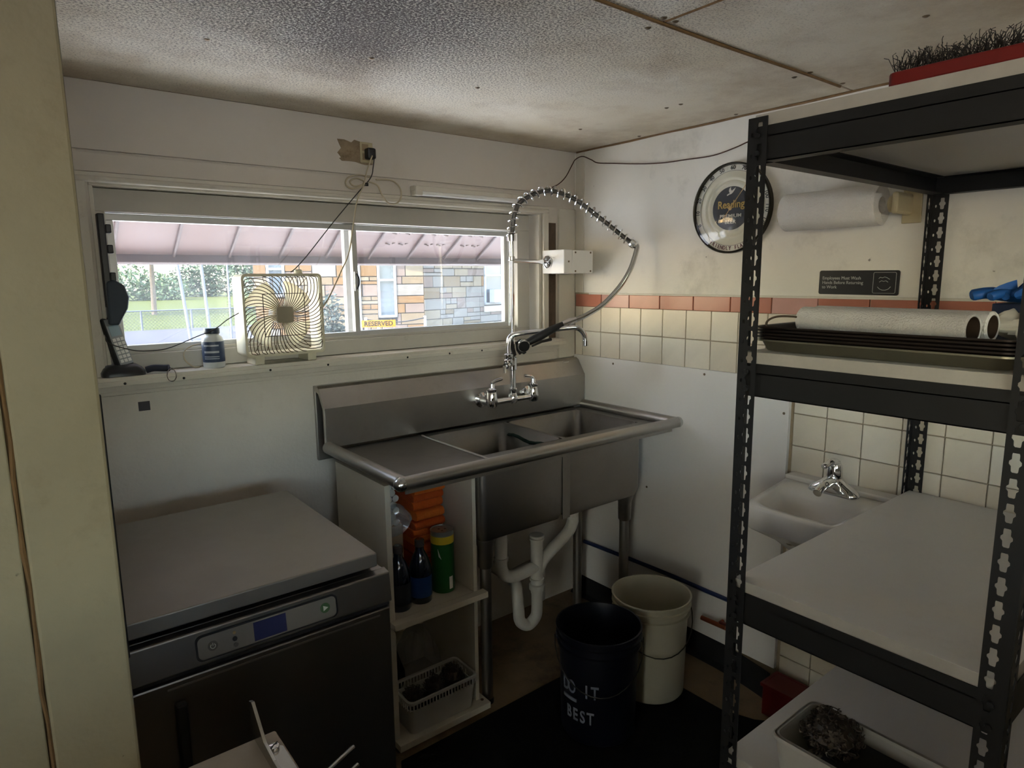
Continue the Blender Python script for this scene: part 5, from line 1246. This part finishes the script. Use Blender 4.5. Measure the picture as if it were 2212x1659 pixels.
# lower compartment: basket with steel wool, bags
M_bask = mat('grey_white_plastic', srgb(186,182,172), .45, var=.05, vscale=10)
def basket(name, x0, x1, y0, y1, z0, h, label, flare=.012, slots=True):
    t = thing(name, label, 'basket', ((x0+x1)/2,(y0+y1)/2,z0), 'white plastic baskets')
    w_, d_ = x1-x0, y1-y0; cx, cy = (x0+x1)/2, (y0+y1)/2
    R = lambda e, z, r=.018: [(u,v,z) for u,v in rrect(w_-2*e, d_-2*e, r, 4, cx, cy)]
    mb = MB(); hb = h-.030 if slots else h
    mb.loft([R(flare,z0+.0005), R(flare*(1-hb/h),z0+hb), R(flare*(1-hb/h)+.003,z0+hb), R(flare+.003,z0+.004)], True, True, True); mb.build('tub', M_bask, t, smooth=50)
    rim = MB(); rim.loft([R(-.002,z0+h-.008), R(-.002,z0+h), R(.006,z0+h), R(.006,z0+h-.008), R(-.002,z0+h-.008)], True); rim.build('rim', M_bask, t, smooth=50)
    if slots:
        P = R(.001, 0, .018); n_ = 64; per = []
        tot = 0; Q = P+[P[0]]
        for a, b in zip(Q, Q[1:]): tot += math.dist(a[:2], b[:2])
        st = tot/n_; acc = 0; nxt = 0
        for a, b in zip(Q, Q[1:]):
            L = math.dist(a[:2], b[:2])
            while nxt <= acc+L and L > 0:
                f = (nxt-acc)/L; x = a[0]+(b[0]-a[0])*f; y = a[1]+(b[1]-a[1])*f
                MB().bar((x,y,z0+hb-.001),(x,y,z0+h-.006),.0026,.0040).build('slat', M_bask, t); nxt += st
            acc += L
    return t
basket('storage_basket', -1.150, -.892, -.482, -.345, BT, .118, 'white slotted basket of steel wool at the bottom of the cabinet')
for i, (x, y, z_, rx) in enumerate(((-1.10,-.415,.130,.040),(-1.02,-.418,.140,.040),(-.942,-.41,.142,.040))):
    wool('steel_wool', (x,y,z_), rx, .046, .036, 110, 20+i, ('steel wool pad at the left of the cabinet basket','middle steel wool pad in the cabinet basket','steel wool pad at the right of the cabinet basket')[i])
fillr = box('dark_rag', mat('dark_rag', srgb(26,25,24), .95, var=.3, vscale=30), -1.128, -.912, -.466, -.362, BT+.006, BT+.052, bevel=.01, segs=3); props(fillr, 'dark rag lining the cabinet basket under the steel wool', 'rag')
bag('dark_bag', (-1.115,-.25,BT+.0005), .048, .075, .24, 9, 'black plastic bag at the back left of the lower cabinet', mat('black_film', (.006,.006,.007), .25))
bag('plastic_bag', (-.972,-.23,BT+.0005), .068, .080, .20, 12, 'clear plastic bag behind the basket in the lower cabinet')
# ================================================================== things on the shelving unit
# sheet pans, second board
M_pand = mat('dark_pan', srgb(44,36,32), .45, .6, var=.2, vscale=8); M_pana = mat('aluminium_pan', srgb(150,146,128), .4, .9, var=.15, vscale=6)
zp = Z2+.0005
def pan(z, m, label, dx=0, dy=0):
    x0, x1, y0, y1 = -.884+dx, -.240+dx, -1.862+dy, -1.424+dy; w_, d_ = x1-x0, y1-y0; cx, cy = (x0+x1)/2, (y0+y1)/2
    R = lambda e, zz, r=.03: [(u,v,zz) for u,v in rrect(w_-2*e, d_-2*e, r, 5, cx, cy)]
    mb = MB(); mb.loft([R(.022,z+.0002), R(.016,z+.002), R(.008,z+.021), R(.003,z+.0235), R(0,z+.0235), R(0,z+.0205), R(.0015,z+.0205), R(.0015,z+.0222), R(.0035,z+.0225), R(.0088,z+.0205), R(.017,z+.0032), R(.023,z+.0014)], True, True, True)
    o = mb.build('sheet_pan', m, smooth=50); return props(o, label, 'sheet pan', 'sheet pans on the second board')
labs = ['aluminium sheet pan at the bottom of the stack on the shelving unit', 'dark sheet pan second from the bottom of the stack', 'dark sheet pan in the middle of the stack', 'dark sheet pan second from the top of the stack', 'dark sheet pan at the top of the stack under the paper rolls']
for i in range(5): pan(zp+i*.0062, M_pana if i == 0 else M_pand, labs[i], .0015*(i % 2), -.001*(i % 3))
ztop = zp+4*.0062+.0022
def proll(a, b, r, label, name='paper_roll', ri=None):
    a = Vector(a); b = Vector(b); L = (b-a).length; ri = ri or r*.82
    o = MB().lathe([(ri,0),(r-.002,0),(r,.002),(r,L-.002),(r-.002,L),(ri,L),(ri,0)], a, b-a, 40, cap=False).build(name, M_paper, smooth=40, at=(a+b)/2-Vector((0,0,r)))
    MB().lathe([(ri-.0002,.0005),(ri-.0002,L-.0005),(ri-.0014,L-.0005),(ri-.0014,.0005),(ri-.0002,.0005)], a, b-a, 32, cap=False).build('cardboard_core', mat('dark_cardboard', srgb(60,46,34), .9), o, smooth=40)
    return props(o, label, 'paper roll', 'paper towel rolls')
zr = ztop+.0275
a1 = hit(1718,688,2,zr); b1 = hit(2118,720,2,zr)
proll((-.735,-1.452,zr), (-.792,-1.768,zr), .0268, 'front paper roll lying on the stack of dark sheet pans', ri=.0215)
proll((-.672,-1.448,zr), (-.710,-1.772,zr), .0268, 'rear paper roll lying on the stack of dark sheet pans', ri=.0205)
# scrunched white cloth, blue glove, dark box further back
def lump(name, c, rx, ry, rz, seed, m, label, cat, n=22, amp=.22):
    r = random.Random(seed); mb = MB(); rings = []; c = Vector(c); ph = [r.uniform(0,6) for _ in range(6)]
    for i in range(13):
        t = i/12; row = []
        for j in range(n):
            a = 2*PI*j/n; k_ = max(.04, math.sin(PI*(.04+.92*t)))**.55*(1+amp*math.sin(4*a+ph[0]+5*t)+amp*.6*math.sin(9*a+ph[1]-7*t)+r.uniform(-.06,.06))
            row.append(c+Vector((rx*k_*math.cos(a), ry*k_*math.sin(a), rz*t*(1+.12*math.sin(3*a+ph[2])))))
        rings.append(row)
    mb.loft(rings, True, True, True); o = mb.build(name, m, smooth=35); return props(o, label, cat)
lump('white_rag', (-.618,-1.790,ztop+.0005), .034, .042, .050, 4, mat('offwhite_rag', srgb(206,200,184), .95, var=.06, vscale=20), 'crumpled off-white rag beside the paper rolls', 'rag')
dbx = thing('glove_box', 'dark blue carton with pale print behind the rolled paper', 'box', (-.36,-1.80,ztop))
box('carton', mat('navy_carton', srgb(28,38,62), .5), -.470, -.260, -1.850, -1.700, ztop+.0005, ztop+.058, dbx, bevel=.002)
text_mesh('print', 'OF 100', .022, mat('carton_print', srgb(170,176,186), .5), frame(Vector((-.4705,-1.812,ztop+.040)), (0,-1,0), (0,0,1)), dbx)
box('print_stripe', mat('carton_print', srgb(170,176,186), .5), -.4707, -.470, -1.848, -1.702, ztop+.018, ztop+.023, dbx)
# gloves: limp fingers over the carton
M_glv = mat('blue_nitrile', srgb(36,96,168), .5, var=.12, vscale=20)
gl = thing('blue_gloves', 'crumpled bright blue disposable gloves on the dark carton', 'gloves', (-.40,-1.72,ztop+.059))
zg = ztop+.0592
for k, (p, L, ang, r) in enumerate((((-.44,-1.705),.050,2.2,.010),((-.425,-1.72),.055,2.7,.010),((-.41,-1.705),.045,3.4,.010),((-.42,-1.73),.065,4.0,.011),((-.40,-1.70),.06,1.5,.013))):
    x, y = p; MB().tube(catmull([(x,y,zg+.014),(x+L*.5*math.cos(ang),y+L*.5*math.sin(ang),zg+.018),(x+L*math.cos(ang),y+L*math.sin(ang),zg+.012)],5), [r]*5+[r*.95]*5+[r*.7], 10).build('finger', M_glv, gl, smooth=True)
pm = MB(); rings = []; r_ = random.Random(2)
for i in range(9):
    t = i/8; rings.append([(-.405+.052*math.sin(PI*(.06+.88*t))**.6*math.cos(2*PI*j/16)*(1+.34*math.sin(3*j+4*t)), -1.735+.045*math.sin(PI*(.06+.88*t))**.6*math.sin(2*PI*j/16)*(1+.3*math.cos(5*j+3*t)), zg+.034*t*(1+.35*math.sin(2.3*j))) for j in range(16)])
pm.loft(rings, True, True, True); pm.build('palm', M_glv, gl, smooth=40)
# bent wire on the pans
wl_ = [(-.842,-1.436,ztop+.006),(-.836,-1.430,ztop+.026),(-.815,-1.436,ztop+.036),(-.78,-1.446,ztop+.036),(-.752,-1.452,ztop+.030),(-.742,-1.454,ztop+.004)]
o = MB().tube(catmull(wl_,6), .0022, 8).build('wire_handle', M_grill, smooth=True, at=wl_[0]); props(o, 'bent wire handle poking up at the left of the sheet pans', 'wire')
# push-broom head upside down on the top board
br = thing('scrub_brush', 'dark red brush head with worn bristles upside down on the top board', 'brush', (-.865,-1.78,Z1))
MB().prism(rrect(.255,.052,.012,4,-1.772,-.862), lambda u,v,t: (v,u,t), Z1+.0005, Z1+.022).build('block', mat('red_block', srgb(112,22,18), .5, var=.15, vscale=8), br, bevel=.003)
rb_ = random.Random(6); bm_ = MB()
for i in range(26):
    for j in range(5):
        x, y = -.881+j*.0095, -1.655-i*.0094
        for k in range(4):
            q = Vector((x+rb_.uniform(-.002,.002), y+rb_.uniform(-.002,.002), Z1+.021)); d = Vector((rb_.gauss(0,.35),rb_.gauss(0,.45),1)).normalized(); L = rb_.uniform(.012,.032) if i < 17 else rb_.uniform(.004,.014)
            e = q+d*L; f = e+Vector((rb_.gauss(0,.004),rb_.gauss(0,.004),.003)); bm_.tube([q,e,f], .0006, 3, cap=False)
bm_.build('bristles', mat('dark_bristle', srgb(46,40,34), .8), br, kind='stuff', fixn=False)
# low board: basket with dark rag and steel wool
basket('storage_basket', -.892, -.725, -1.845, -1.520, Z4, .100, 'white plastic basket on the low board of the shelving unit', slots=False)
o = box('dark_rag', mat('dark_rag', srgb(26,25,24), .95, var=.3, vscale=30), -.874, -.743, -1.828, -1.600, Z4+.006, Z4+.080, bevel=.014, segs=3); props(o, 'black rag filling the basket on the low board', 'rag')
wool('steel_wool', (-.805,-1.600,Z4+.105), .062, .058, .040, 300, 41, 'large frayed steel wool pad in the basket on the low board', th=.0013)
# ================================================================== foreground bench tool
ft = thing('bench_cutter', 'steel-topped bench with an upright bracket and slotted screws, near bottom edge', 'bench', (-1.87,-1.42,0))
M_bt = mat('worn_table_steel', srgb(160,150,138), .5, .4, var=.12, vscale=8, dirt=srgb(40,34,28), dscale=16, damt=.8, dthr=.62)
TZ = .80
box('top_plate', M_bt, -1.995, -1.770, -1.640, -1.210, TZ-.022, TZ, ft, bevel=.004, segs=3)
for (x, y) in ((-1.98,-1.23),(-1.79,-1.23),(-1.98,-1.62),(-1.79,-1.62)): MB().cyl((x,y,0),(x,y,TZ-.022),.012,seg=12).build('leg', M_steel, ft, smooth=True)
bx0 = -1.800
MB().prism([(-1.205,TZ+.002),(-1.203,TZ+.058),(-1.215,TZ+.062),(-1.262,TZ+.024),(-1.300,TZ+.020),(-1.400,TZ+.018),(-1.400,TZ+.002)], lambda u,v,t: (t,u,v), bx0-.003, bx0+.002).build('bracket', M_chromed, ft, bevel=.0006)
MB().prism([(bx0,-1.23),(bx0+.026,-1.255),(bx0+.026,-1.40),(bx0,-1.40)], lambda u,v,t: (u,v,t), TZ+.0003, TZ+.0025).build('bracket_foot', M_chromed, ft, bevel=.0006)
for y in (-1.255,-1.325):
    s_ = MB().lathe([(.0075,.0025),(.0080,.004),(.0070,.008),(.0001,.0095)], (bx0+.013,y,TZ), seg=18).build('screw', M_chrome, ft, smooth=40)
    MB().bar((bx0+.0065,y-.004,TZ+.0092),(bx0+.0195,y+.004,TZ+.0092),.0016,.0012).build('slot', M_blackp, s_)
MB().tube([(-1.770,-1.345,TZ-.008),(-1.690,-1.310,TZ-.008)], .003, 8).build('side_rod', M_chromed, ft, smooth=True)
MB().tube([(-1.770,-1.375,TZ-.010),(-1.700,-1.345,TZ-.010)], .003, 8).build('side_rod', M_chromed, ft, smooth=True)
